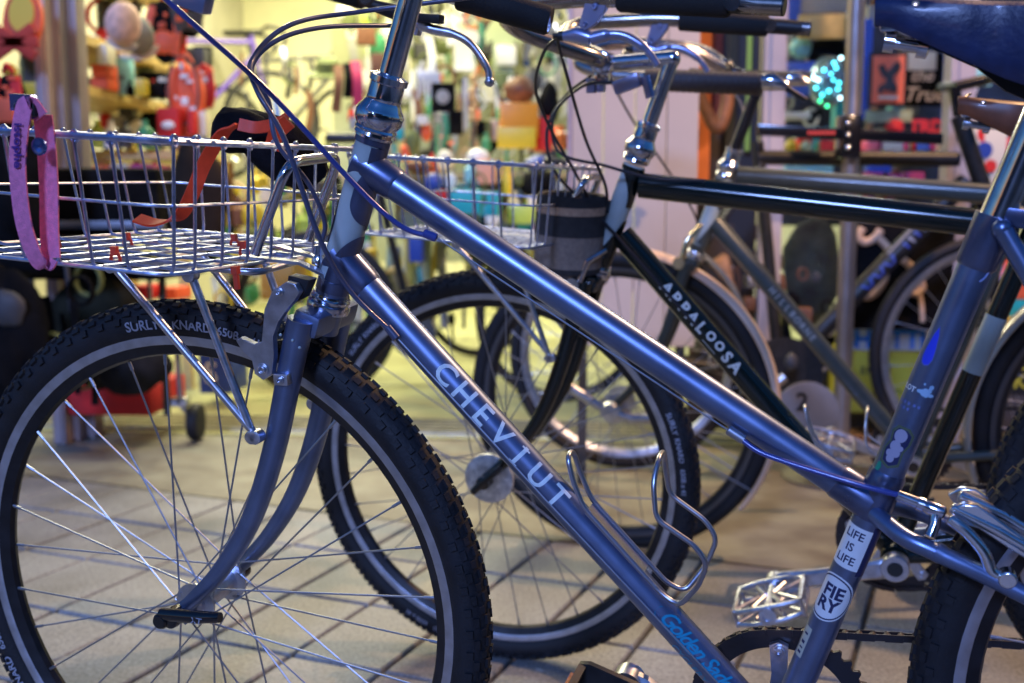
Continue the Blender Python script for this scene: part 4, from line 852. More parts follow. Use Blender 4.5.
TEALP=col('teal box',(.02,.38,.42),.4); LBLUE=col('light blue',(.25,.60,.66),.4); DBLUE=col('deep blue',(.02,.06,.35),.5); YEL=col('yellow card',(.75,.55,.03),.4); CREMP=col('cream card',(.72,.70,.58),.5); WHT=col('white plastic',(.8,.8,.78),.3); GREYP=col('grey plastic',(.35,.35,.33),.5); LIME=col('lime',(.40,.55,.08),.4); MAGE=col('magenta',(.35,.03,.16),.6); GRN=col('green',(.05,.30,.14),.5); BRWN=col('brown leather goods',(.18,.07,.03),.6,noise=.2)
def text_on(s,x,y,d,h,m,par=None,name='lettering',sh=0,bold=.0,sp=1,rot=-5.6,push=.004,th=.002):
    vs,fs=flat_shape('text',s,size=px(h,d)/.70,shear=sh,bold=bold,spacing=sp,step=0); M=Z(rot); c=S(x,y,d)-V((0,push,0)); b=MB(); out=[c+M@V((p.x,0,p.y)) for p in vs]
    b.add(out,fs); return b.build(name,m,par,False)
# left door posts
for k,(a,c_) in enumerate(((47,60),(63,74),(76,90))):
    b=MB(); dd=3.5+.05*k; w_=px(c_-a,dd); X=S((a+c_)/2,210,dd); b.box((X.x,X.y,1.36),(w_,.07,2.72),Z(-5.6),bev=.004); b.box((X.x,X.y-.038,1.36),(w_*.35,.008,2.70),Z(-5.6))
    b.build('door_post',MAUVE,None,label=['outer mauve metal door post at the left of the shopfront','middle mauve metal door post at the left of the shopfront','inner mauve metal door post beside the side shelves'][k],category='door post',group='metal posts of the sliding door')
# side shelves (boards recede along the side wall)
def shelf(z,lab):
    b=MB(); p0=V((-1.63,4.15,z)); p1=V((-1.52,5.25,z)); dr=(p1-p0).normalized(); nl=V((-dr.y,dr.x,0)); b.prism([p0,p1,p1+nl*.34,p0+nl*.34],(0,0,.035)); o=b.build('shelf',WOOD,None,False,label=lab,category='shelf',group='pale wooden shelves on the side wall')
    b=MB()
    for t in(.2,.8): q=p0.lerp(p1,t)+nl*.30; b.prism([q,q+nl*.03,q+nl*.03+V((0,0,-.18)),q+V((0,0,-.18))],dr*.02); b.prism([q-nl*.2+V((0,0,-.02)),q+V((0,0,-.02)),q+V((0,0,-.16))],dr*.015)
    b.build('bracket',DKGR,o,False)
shelf(1.385,'upper pale wooden shelf on the side wall, under the two caps'); shelf(1.195,'lower pale wooden shelf on the side wall carrying boxes and the blue canister')
shelf(1.70,'topmost pale wooden shelf on the side wall near the picture’s top edge')
b=MB(); p0=S(40,152,4.5); p1=S(178,158,4.5); b.box((p0+p1)/2+V((0,.3,0)),(px(150,4.5),.62,.035),Z(-5.6)); t_=b.build('display_table',WOOD,None,False,label='pale wood display table low along the side shelves',category='table')
b=MB(); c0=(p0+p1)/2
for a,d_ in((-.28,.06),(.28,.06),(-.28,.54),(.28,.54)): pt=c0+Z(-5.6)@V((a,d_,0)); b.box((pt.x,pt.y,pt.z/2),(.04,.04,pt.z))
b.build('leg',WOOD,t_,False)
# things on the left
def cap(c,s,m,tilt,lab,cat='cap'):
    M=Matrix.Rotation(R(tilt),3,'Y')@Matrix.Rotation(R(-70),3,'X'); b=MB(); b.ball(c,s,seg=20,sc_=(.8,1,.85),M=M)
    o=b.build('cap',m,None,label=lab,category=cat,group='caps hanging above the upper shelf'); k=MB(); P=[c+M@V((s*.75*math.sin(t),s*(.75+.75*math.cos(t)*.6) if abs(t)<1.6 else s*.5,-s*.12)) for t in [(-1.5+3*i/12) for i in range(13)]]; k.prism(P,M@V((0,0,.008))); k.build('brim',col('pale brim',(.75,.68,.64),.7),o)
cap(S(123,24,3.9),.078,col('pink knit',(.72,.50,.46),.8,noise=.2,nscale=40),12,'pale pink and white cap hanging by the upper shelf'); cap(S(136,34,4.1),.080,col('grey felt',(.22,.22,.22),.9),-20,'grey cap hanging behind the pale pink one')
item('box','cream carton standing on the upper left of the blue canister','box',98,44,108,64,4.25,.08,CREMP); item('box','upper orange box of the two beside the blue canister','box',92,64,108,76,4.28,.10,ORNG,'orange boxes on the lower shelf'); item('box','lower orange box of the two beside the blue canister','box',91,77,109,89,4.30,.10,ORNG,'orange boxes on the lower shelf')
b=MB(); c0=S(126,95,4.45); b.lathe(c0,(0,0,1),[(0,.034),(.004,.037),(.12,.037),(.124,.034),(.142,.034),(.145,.030)],24); cn=b.build('canister',LBLUE,None,label='light blue canister on the lower side shelf',category='canister'); b=MB(); b.lathe(c0+V((0,0,.145)),(0,0,1),[(0,.035),(.012,.035),(.014,.03)],24); b.build('lid',WHT,cn); b=MB(); b.ball(c0+V((-.0,-.037,.065)),.008,sc_=(1,.3,1.4)); b.build('mark',NAVY,cn)
o=item('box','black box with red and gold print on the lower shelf','box',139,72,165,97,4.6,.10,BLKC); b=MB(); rnd=random.Random(5)
for k in range(7): b.ball(S(rnd.uniform(145,162),rnd.uniform(78,94),4.575),.010,sc_=(1,.3,1)); b.m[-72:]=[k%3]*72
b.build('print',[RED,col('gold print',(.6,.35,.1),.5),WHT],o)
def backpack(x0,y0,x1,y1,d,m1,m2,lab,seed,grp=None,cat='backpack'):
    c=S((x0+x1)/2,(y0+y1)/2,d); sx,sz=px(x1-x0,d)/2,px(y1-y0,d)/2; b=MB(); lump(b,c,(sx,sx*.55,sz),seed,.05); o=b.build('backpack',m1,None,label=lab,category=cat,**({'group':grp} if grp else {}))
    k=MB(); lump(k,c+V((0,-sx*.42,-sz*.38)),(sx*.72,sx*.28,sz*.40),seed+1,.05); k.build('front_pocket',m2,o); k=MB(); k.ribbon(curve([c+V((-sx*.6,-sx*.5,sz*.8)),c+V((-sx*.75,-sx*.7,0)),c+V((-sx*.5,-sx*.5,-sz*.8))],6),(1,0,0),.03,.006); k.ribbon(curve([c+V((sx*.6,-sx*.5,sz*.8)),c+V((sx*.75,-sx*.7,0)),c+V((sx*.5,-sx*.5,-sz*.8))],6),(1,0,0),.03,.006); k.tube(curve([c+V((-sx*.3,0,sz*.95)),c+V((0,-.01,sz*1.2)),c+V((sx*.3,0,sz*.95))],6),.008,8); k.build('strap',m2,o)
    k=MB(); rnd=random.Random(seed)
    for q in range(6): k.box(c+V((rnd.uniform(-sx*.6,sx*.6),-sx*.66,rnd.uniform(-sz*.7,sz*.8))),(rnd.uniform(.012,.03),.008,rnd.uniform(.01,.03)),bev=.002)
    k.build('tag',[ORNG if m1 is not ORNG else WHT],o)
backpack(148,2,186,62,4.4,BLKC,ORNG,'black backpack with orange patches hanging beside the upper shelf',11); backpack(174,-14,206,38,4.2,BLKC,DKGR,'plain black backpack hanging highest at the shelf end',13); backpack(170,62,206,128,4.0,ORNG,ORNG,'bright orange-red backpack hanging below the plain black backpack',17); backpack(194,70,216,112,4.5,ORNG,RED,'narrow orange pannier hanging right of the orange-red backpack',19,cat='pannier')
b=MB(); c0=S(183,90,3.93); b.tube([c0+V((.055*math.cos(t),0,.12*math.sin(t))) for t in [2*pi*k/30 for k in range(30)]],.004,6,closed=True); b.build('hoop',DKGR,None,label='thin dark oval hoop in front of the orange-red backpack',category='hoop')
o=item('carton','red carton with a white oval mark behind the basket rim','carton',158,108,180,136,3.9,.12,RED); b=MB(); b.ball(S(168,125,3.895),.022,sc_=(1.1,.2,.7)); b.build('mark',WHT,o)
item('bottle_box','red and white striped pack right of the red carton','pack',188,110,194,134,3.9,.05,RED); item('bottle_box','white pack right of the red and white pack','pack',196,112,206,136,3.95,.05,CREMP)
item('book','blue book lying under the red carton','book',140,139,163,145,3.9,.16,DBLUE)
item('bin','orange-topped grey bin under the table, left','bin',92,166,110,182,4.3,.2,ORNG,'bins of small goods under the display table'); item('bin','green bin under the table, middle','bin',112,164,130,184,4.32,.2,GREYP,'bins of small goods under the display table'); item('bin','maroon bin under the table, right','bin',132,164,156,186,4.34,.2,MAGE,'bins of small goods under the display table')
for k,(x,c_) in enumerate(((98,'yellow lime'),(112,'white'),(126,'dark'),(146,'green'))):
    b=MB(); p=S(x,148,4.45); b.lathe(p,(0,0,1),[(0,.03),(.07,.03),(.09,.012),(.11,.012),(.112,.008)],16); b.build('bottle',[LIME,WHT,DKGR,GRN][k],None,label='%s squeeze bottle standing on the display table'%c_,category='bottle',group='squeeze bottles on the display table')
# hanging ornament far left
b=MB(); c0=S(22,20,3.3); M=Matrix.Rotation(R(8),3,'Y')
b.prism([c0+M@V((.058*math.cos(t),0,.095*math.sin(t))) for t in [2*pi*k/24 for k in range(24)]],(0,.02,0)); hb_=b.build('kite',ORNG,None,label='orange oval paper kite with a red cross tail hanging at the top left corner',category='kite')
b=MB(); b.prism([c0+V((0,-.004,.02))+M@V((.038*math.cos(t),0,.055*math.sin(t))) for t in [2*pi*k/24 for k in range(24)]],(0,.004,0)); b.build('yellow_spot',YEL,hb_)
b=MB(); c1=S(14,42,3.29)
for a in(35,-35,0): b.box(c1,(.15,.012,.035),Matrix.Rotation(R(a),3,'Y'),bev=.004)
b.build('cross_tail',col('brick red',(.45,.04,.02),.7),hb_)
backpack(-6,72,26,128,3.2,BLKC,RED,'black and red messenger bag at the left edge above the basket',23,cat='bag'); item('lunch_box','red box at the left edge just above the basket rim','box',-6,98,15,122,3.05,.08,ORNG); item('yellow_shelf','short yellow shelf left of the door posts','shelf',24,82,48,95,3.6,.25,YEL)
# black trolley and cloth heaps behind the basket
def heap(name,lab,cat,x0,y0,x1,y1,d,m,seed,amp=.10,grp=None,deep=.6):
    c=S((x0+x1)/2,(y0+y1)/2,d); b=MB(); lump(b,c,(px(x1-x0,d)/2,px(x1-x0,d)/2*deep,px(y1-y0,d)/2),seed,amp,28)
    return b.build(name,m,None,label=lab,category=cat,**({'group':grp} if grp else {}))
o=item('service_trolley','black service trolley with a grey rail behind the nearest basket','trolley',20,168,168,236,3.3,.45,BLKC,bev=.02); item('rail','','',55,221,165,229,3.27,.02,col('grey rail',(.32,.32,.36),.4,metal=.5),par=o)
for xx in(28,160):
    b=MB(); p=S(xx,230,3.45); b.tube([p,(p.x,p.y,.10)],.012,8); b.build('leg',DKGR,o)
item('lower_shelf','','',20,268,165,280,3.35,.4,BLKC,par=o)
heap('jacket','black jacket draped at the left edge of the trolley','jacket',-30,128,46,250,3.1,BLKC,31); heap('duffel_bag','long black duffel bag on the trolley shelf','bag',-10,236,120,276,3.25,BLKC,33,.06)
heap('coat','dark brown coat hanging at the trolley’s right end','coat',172,140,232,262,3.15,col('dark brown cloth',(.03,.02,.014),.95,spec=.1,noise=.3,nscale=10),35); heap('rucksack','black rucksack below the left end of the basket','rucksack',-22,272,40,420,3.0,BLKC,37,.16); heap('tarpaulin','folded dark olive tarpaulin under the trolley','tarpaulin',48,276,150,380,3.4,col('dark olive cloth',(.02,.02,.013),.9,spec=.1,noise=.5,nscale=9),39,.08)
heap('tarpaulin','grey striped folded cover above the red tray','cover',95,335,172,392,3.35,col('charcoal cloth',(.02,.02,.022),.9,spec=.1,noise=.5,nscale=8),41,.07)
o=item('red_tray','red fabric tray on the floor in front of the trolley','tray',48,386,156,416,3.55,.30,RED,bev=.012); 
b=MB(); p=S(196,428,3.62); cx_,cy_=p.x,p.y
b.lathe((cx_-.02,cy_,.062),(1,0,0),[(0,.035),(.002,.058),(.012,.062),(.028,.062),(.038,.058),(.04,.035)],24); cs=b.build('caster_wheel',RUB,None,label='black caster wheel under a chrome upright right of the red tray',category='caster'); b=MB(); b.tube([(cx_,cy_,.06),(cx_-.05,cy_,.12),(cx_-.055,cy_,.42)],.010,10); b.box((cx_-.05,cy_,.13),(.06,.05,.03),bev=.006); b.build('upright',CHROME,cs)
o=item('blue_bin','deep blue bin with a white mark on the shop floor','bin',201,349,233,394,4.2,.2,DBLUE); text_on('S',211,374,4.2,22,WHT,o,'mark')
b=MB(); pz=S(150,300,3.7); b.tube([(pz.x,pz.y,.1),(pz.x,pz.y,.62)],.008,8); b.tube([(pz.x-.06,pz.y,.6),(pz.x+.1,pz.y,.6)],.008,8); b.build('clothes_rail',CHROME,None,label='thin chrome rail stand behind the red tray',category='stand')
item('cardboard_box','red box behind the wheel top, under the basket','box',132,286,152,300,3.9,.15,RED); item('cardboard_box','orange box behind the rack strut, under the basket','box',160,288,178,300,3.95,.15,ORNG); item('cardboard_box','yellow box further back under the basket','box',84,270,120,300,4.3,.2,WOOD); item('cardboard_box','tan box at the fork crown','box',262,262,296,300,4.6,.2,col('tan card',(.5,.30,.08),.6))
# purple road bike hung on the back wall
def simple_bike(X,Y,z0,psi,col_,lab,scale=1,name='road_bicycle',grp='bicycles hung on the shop’s back wall'):
    u=V((math.cos(psi),math.sin(psi),0)); z=V((0,0,1)); n=V((math.sin(psi),-math.cos(psi),0)); M=Matrix((u,-n,z)).transposed().to_4x4(); M.translation=V((X,Y,z0)); o=empty(name,None,M,label=lab,category='bicycle',group=grp)
    for x,nm in((0,'front_wheel'),(.98,'rear_wheel')):
        w_=empty(nm,o); w_.location=(x,0,.34); b=MB(); b.tube([(.325*math.cos(t),0,.325*math.sin(t)) for t in [2*pi*k/48 for k in range(48)]],.013,8,closed=True); b.build('tyre',RUB,w_)
        b=MB(); b.tube([(.307*math.cos(t),0,.307*math.sin(t)) for t in [2*pi*k/48 for k in range(48)]],.009,6,closed=True); b.build('rim',RIMB,w_); b=MB(); b.lathe((0,-.05,0),(0,1,0),[(0,.012),(.01,.022),(.09,.022),(.1,.012)],12); b.build('hub',DKGR,w_)
        b=MB()
        for k in range(16): t=2*pi*k/16; b.tube([(.02*math.cos(t+.9),.03*(-1)**k,.02*math.sin(t+.9)),(.305*math.cos(t),0,.305*math.sin(t))],.0012,4)
        b.build('spokes',SPOKE,w_)
    b=MB()
    for p,q,r_ in(((.12,.86),(.70,.84),.017),((.10,.78),(.58,.27),.019),((.58,.27),(.73,.90),.016),((.58,.27),(.98,.34),.009),((.71,.82),(.98,.34),.008),((.13,.90),(.09,.74),.02),((.09,.74),(0,.34),.012)): b.tube([(p[0],0,p[1]),(q[0],0,q[1])],r_,12)
    b.build('frame',col_,o); b=MB(); b.tube([(.73,0,.88),(.76,0,1.02)],.014,10); b.build('seatpost',DKGR,o); b=MB(); b.box((.78,0,1.035),(.27,.10,.035),bev=.015); b.build('saddle',BLK,o)
    b=MB(); b.tube(curve([(.13,0,.92),(.05,0,.94)],4),.014,10)
    for s in(-1,1): b.tube(curve([(.05,0,.94),(.05,.18*s,.94),(-.02,.20*s,.93),(-.07,.20*s,.88),(-.05,.20*s,.82),(.03,.20*s,.80)],6),.012,10)
    b.build('handlebar',BLK,o); b=MB(); b.lathe((.58,.03,.27),(0,1,0),[(0,.06),(0,.09),(.006,.09),(.006,.06)],24); b.tube([(.58,.05,.27),(.66,.06,.42)],.012,8); b.tube([(.58,-.05,.27),(.50,-.06,.12)],.012,8); b.build('crank',DKGR,o); return o
p=S(272,120,7.6); simple_bike(p.x,p.y,p.z-.34,R(180+22),col('purple paint',(.10,.05,.38),.3,coat=.4),'purple road bicycle with drop handlebar hung high on the cream back wall')
p=S(352,132,7.7); simple_bike(p.x,p.y,p.z-.34,R(172),col('grey paint',(.12,.12,.12),.3),'dark grey road bicycle hung on the back wall behind the fork of the nearest bicycle')
# component wall (pegboard) behind, middle
PEG=col('pegboard',(.40,.42,.26),.7,noise=.1,nscale=5); o=item('pegboard','pale green pegboard wall hung with small bicycle parts','pegboard',330,-60,600,262,6.4,.03,PEG)
rnd=random.Random(12); cols=[WHT,CREMP,GREYP,CHROME,ALLOY,OLIVE,DKGR,BLK,LIME,WHT,CREMP,col('sage',(.40,.48,.30),.5),DBLUE,ORNG,GREYP,WHT]
n=0
for r_ in range(9):
    for c_ in range(20):
        x=352+c_*11.5+rnd.uniform(-3,3); y=-6+r_*14+rnd.uniform(-3,3)
        if r_>6 and rnd.random()<.3: continue
        d=6.3-rnd.uniform(0,.15); m=rnd.choice(cols); k=rnd.choice((0,1,2,3,3)); b=MB(); c0=S(x,y,d); s=rnd.uniform(.018,.038)
        if k==0: b.box(c0,(s*1.4,.02,s*2),Z(rnd.uniform(-20,20)),bev=.004); lab,cat='small boxed part hanging on the pegboard wall','part'
        elif k==1: b.tube([c0+V((s*math.cos(t),0,s*math.sin(t))) for t in [2*pi*q/16 for q in range(16)]],.007,6,closed=True); lab,cat='ring-shaped part hanging on the pegboard wall','part'
        elif k==2: b.tube(curve([c0+V((-s,0,s)),c0+V((0,-.01,s*1.3)),c0+V((s*.6,0,0)),c0+V((0,0,-s*1.4))],5),.009,8); lab,cat='bent lever-shaped part hanging on the pegboard wall','part'
        else: b.tube([c0+V((0,0,s*1.5)),c0+V((0,0,-s))],.009,8); b.ball(c0+V((0,0,-s)),s*.5); lab,cat='rod-shaped part with a round end hanging on the pegboard wall','part'
        b.build(('boxed_part','ring_part','lever_part','rod_part')[k],m,None,label=lab,category=cat,group=('boxed parts','ring parts','lever parts','rod parts')[k]+' on the pegboard'); n+=1
# mid-distance goods
item('sun_hat','','hat',0,0,1,1,5,.01,OLIVE) if False else None
b=MB(); c0=S(328,72,5.4); b.lathe(c0,(0,-.3,1),[(-.012,.11),(-.006,.115),(0,.06),(.05,.055),(.07,.035),(.074,.005)],24); b.build('hat',OLIVE,None,label='dark green sun hat left of the stem of the nearest bicycle',category='hat')
for k,(x0,y0,x1,y1,m,l) in enumerate(((334,66,343,112,BRWN,'rust brown scarf hanging right of the green hat'),(343,64,352,98,BLKC,'black scarf hanging between the brown and magenta ones'),(350,62,360,106,col('crimson',(.45,.02,.10),.7),'magenta scarf hanging beside the black one'))):
    b=MB(); p0=S((x0+x1)/2,y0,5.2); p1=S((x0+x1)/2+3*(k-1),y1,5.2); b.ribbon(curve([p0,p0.lerp(p1,.4)+V((.01,-.02,0)),p1],6),(1,.2,0),px(x1-x0,5.2),.02); b.build('scarf',m,None,label=l,category='scarf',group='scarves hanging in a row')
G2=[('sock_card','white fringed card hanging right of the headset','card',417,62,440,104,5.0,WHT),('speaker','black box with a grey round dial right of the headset','speaker',432,84,455,112,4.9,BLKC),
 ('stacked_rings','stack of grey rings below the black dial box','rings',435,113,452,152,4.9,GREYP),('pennant','pale green hanging pennant','pennant',455,78,468,158,5.0,CREMP),('orange_packet','large orange packet hanging left of the pink panel','packet',500,104,538,138,4.6,col('orange card',(.85,.33,.02),.4)),
 ('yellow_packet','yellow packet under the orange packet','packet',498,128,536,148,4.58,YEL),('red_packet','red packet at the right of the orange packet','packet',536,118,552,150,4.65,RED),('brown_bag','dark brown bag above the orange packet','bag',503,78,535,104,4.7,BRWN),('black_bag','black bag right of the brown bag','bag',538,84,560,124,4.7,BLKC),
 ('white_glow','added white helmet on the counter behind the basket','glow ball',466,150,490,166,4.2,WHT),('blue_can','pale blue can on the counter','can',464,162,476,182,4.1,LBLUE),('coral_box','coral box on the counter right of the blue can','box',476,160,496,184,4.15,col('coral',(.75,.35,.22),.5)),('yellow_bottle','yellow bottle standing behind the second basket','bottle',503,166,512,196,3.9,YEL),  # first entry: white ball added to stand for a bright glow on the counter
 ('blue_sack','blue sack on the counter left of the column','sack',524,156,552,172,4.2,DBLUE),('black_sack','black sack behind the second basket’s right end','sack',520,170,556,200,4.0,BLKC),('teal_box','teal box seen through the second basket, left','box',452,190,482,214,3.7,TEALP),('teal_box','teal box seen through the second basket, right','box',488,192,500,216,3.72,TEALP),
 ('lime_box','lime box seen through the second basket','box',508,206,540,224,3.9,LIME),('blue_ball','blue ball of yarn behind the top tube','ball',424,174,444,192,3.8,DBLUE),('pale_box','pale box low behind the second basket','box',528,196,542,210,3.9,CREMP),('orange_ball','orange oval gourd-like bag right of the headset','bag',420,122,432,142,4.8,ORNG),
 ('dark_bag','dark green bag left below the dial box','bag',404,130,420,156,4.7,OLIVE),('brown_basket','brown tool roll at the counter end','tool roll',404,160,432,172,4.3,BRWN),('amber_jar','amber jar on the far counter','jar',555,126,568,150,4.5,col('amber glass',(.6,.15,.03),.2,coat=.5)),('white_bag','white paper bag on the far counter','bag',436,150,456,172,4.4,CREMP),('white_jersey','white jersey hung above the orange packet','jersey',448,28,480,70,5.6,WHT),
 ('sage_jersey','sage green jersey hung beside the white one','jersey',486,20,520,76,5.7,col('sage',(.40,.48,.30),.5)),('grey_jersey','grey jersey hung left of the white one','jersey',388,30,412,70,5.7,GREYP)]
for nm,lab,cat,x0,y0,x1,y1,d,m in G2:
    c0=S((x0+x1)/2,(y0+y1)/2,d); w2,h2=px(x1-x0,d)/2,px(y1-y0,d)/2; b=MB()
    if cat in('bag','sack','tool roll'): lump(b,c0,(w2,w2*.7,h2),x0,.07)
    elif cat in('can','bottle','jar'): b.lathe(c0-V((0,0,h2)),(0,0,1),[(0,w2*.9),(.004,w2),(h2*1.3,w2),(h2*1.6,w2*.5),(h2*2,w2*.5),(h2*2+.002,w2*.3)],20)
    elif cat=='ball': b.ball(c0,w2,seg=20)
    elif cat=='glow ball': b.ball(c0,w2,seg=20,sc_=(1,1.2,.8))
    elif cat=='rings':
        for k in range(7): b.tube([c0+V((w2*.8*math.cos(t),w2*.8*math.sin(t),-h2+k*h2/3.2)) for t in [2*pi*q/16 for q in range(16)]],h2*.12,6,closed=True)
    elif cat=='pennant': b.prism([c0+V((-w2,0,-h2)),c0+V((w2,0,-h2)),c0+V((w2*1.0,0,h2)),c0+V((w2*.3,0,h2))],(0,.01,0))
    elif cat=='jersey': b.prism([c0+V((x*w2,0,z*h2)) for x,z in((-.6,-1),(.6,-1),(.6,.3),(1,.1),(1.1,.5),(.6,1),(.25,1),(0,.8),(-.25,1),(-.6,1),(-1.1,.5),(-1,.1),(-.6,.3))],(0,.03,0))
    elif cat=='card': 
        for k in range(6): b.box(c0+V((w2*(-.9+.36*k),0,h2*.3*math.sin(k*2.1))),(w2*.24,.02,h2*1.5),bev=.003)
        b.box(c0+V((0,-.005,h2*.3)),(w2*2,.02,h2*.5),bev=.004)
    else: b.box(c0,(w2*2,.08,h2*2),Z(random.Random(x0).uniform(-12,6)),bev=.006)
    o=b.build(nm,m,None,label=lab,category=cat)
    if cat=='speaker': k=MB(); k.lathe(c0+V((0,-.045,0)),(0,-1,0),[(0,w2*.6),(.006,w2*.6),(.008,w2*.4)],20); k.build('dial',GREYP,o)
b=MB()
for k in range(11): b.ball(S(467+1.5*math.sin(k*2),78+k*6.6,4.85)+V((.03,0,0)),.017)
b.build('bead_string',col('tan beads',(.6,.38,.18),.35),None,label='string of tan wooden beads hanging by the pale pennant',category='beads')
# counter and things below it
b=box_at(395,172,572,178,4.3,.5); o=b.build('counter',WOOD,None,False,label='pale wooden counter running behind the second basket',category='counter')
b=box_at(398,178,570,238,4.4,.4); b.build('cabinet',col('grey green cabinet',(.16,.18,.11),.6),o,False)
rnd=random.Random(77); lst=['olive','green','yellow','cream','sage','grey']; ms=[OLIVE,GRN,col('mustard',(.50,.42,.08),.5),CREMP,col('sage',(.40,.48,.30),.5),GREYP]
for k in range(13):
    x=344+k*8.2+rnd.uniform(-2,2); b=MB(); p=S(x,332+rnd.uniform(-4,4),4.75); h=rnd.uniform(.36,.48); q=rnd.randrange(6); b.lathe((p.x,p.y+.02*(k%2),max(.03,p.z)),(rnd.uniform(-.12,.12),0,1),[(0,.016),(.002,.019),(h,.019),(h+.002,.014)],12); b.build('paper_roll',ms[q],None,label='rolled %s sheet standing in the row behind the wheels'%lst[q],category='roll',group='rolled sheets standing in a row')
b=MB(); c0=S(395,318,4.5); b.tube([c0+V((.075*math.cos(t),0,.20*math.sin(t))) for t in [pi*k/16 for k in range(17)]],.012,8); b.build('arch_frame',WOOD,None,label='bent wood arch behind the front wheel of the second bicycle',category='arch')
item('tub','yellow tub low behind the head tube','tub',348,250,372,268,4.4,.15,YEL); item('tub','blue tub beside the yellow one, behind the down tube','tub',410,236,424,262,4.4,.12,DBLUE)
# pink panelled partition
PK=col('pink paint',(.50,.44,.39),.6,noise=.05,nscale=6); b=MB(); dpk=2.98; M=Z(-5.6)
c0=S(632,345,dpk); zb=c0.z; W_=px(122,dpk)
for k in range(4): b.box(V((c0.x,c0.y,zb+.95))+M@V(((-1.5+k)*W_/4,0,0)),(W_/4-.002,.05,1.9),M,bev=.002)
o=b.build('partition',PK,None,False,label='tall pink panelled partition standing between the bicycles and the shop',category='partition')
b=MB()
for s in(-1,1): pt=V((c0.x,c0.y+.02,0))+M@V((s*W_*.40,0,0)); b.box((pt.x,pt.y,zb/2+.02),(.025,.025,zb+.04),M); 
b.build('leg',DKGR,o,False)
b=MB(); b.box(V((c0.x,c0.y,zb+.95))+M@V((-W_/2-.006,0,0)),(.012,.058,1.9),M); b.build('edge_trim',MAUVE,o,False)
# door with dark frame and orange boards, right of the partition
o=item('side_door','dark framed door with an orange board, right of the pink partition','door',694,-90,758,432,3.45,.06,col('dark door',(.035,.022,.02),.5),smooth=False); item('orange_board','','',697,-90,712,190,3.37,.02,col('orange board',(.55,.14,.03),.5,noise=.2,nscale=6),par=o,smooth=False); item('glass_strip','','',728,-90,738,200,3.37,.012,col('dim glass',(.06,.06,.055),.1),par=o,smooth=False); item('red_board','','',714,-90,724,120,3.37,.015,col('oxblood',(.14,.02,.015),.5),par=o,smooth=False); item('pale_strip','','',747,-20,752,150,3.37,.01,LIME,par=o,smooth=False)
heap('wicker','tan wicker bundle at the foot of the door behind the second fork','wicker',700,262,736,320,3.3,col('tan wicker',(.42,.22,.12),.7,noise=.5,nscale=40),51,.2)
b=MB(); b.tube(curve([S(690,60,3.3),S(700,95,3.3),S(716,128,3.3),S(726,110,3.3),S(728,80,3.3)],6),.02,10); b.build('hose',BRWN,None,label='brown leather loop hanging in front of the door',category='loop')
# mauve columns and window
def column(x0,x1,d,y1,lab):
    w_=px(x1-x0,d); c=S((x0+x1)/2,210,d); b=MB(); b.box((c.x,c.y,1.36),(w_,.09,2.72),Z(-5.6),bev=.004); b.box((c.x,c.y-.047,1.36),(w_*.5,.008,2.7),Z(-5.6)); b.build('window_column',mat('pale mauve paint',(.42,.38,.42),.5,noise=.05,nscale=6),None,False,label=lab,category='column',group='pale mauve columns of the shop window')
column(759,780,3.35,420,'left pale mauve column of the shop window, beside the door'); column(941,965,3.42,420,'right pale mauve column of the shop window, under the blue saddle')
b=MB(); c=S(905,330,3.45); b.box(S(960,300,3.6)+V((0,0,-.1)),(px(75,3.5),.03,.75),Z(-5.6)); b.build('kick_board',GREYP,None,False,label='grey panel low behind the wheel of the black bicycle',category='panel')
GL=mat('window glass',(.9,.95,1.0),.03,trans=1,ior=1.2)
b=MB(); p0,p1=S(781,210,3.40),S(940,210,3.36); b.box(((p0.x+p1.x)/2,(p0.y+p1.y)/2,1.36),((p1-p0).length-.02,.006,2.6),Z(-5.6)); b.build('window_pane',GL,None,False,label='tall glass pane between the two mauve columns',category='window pane')
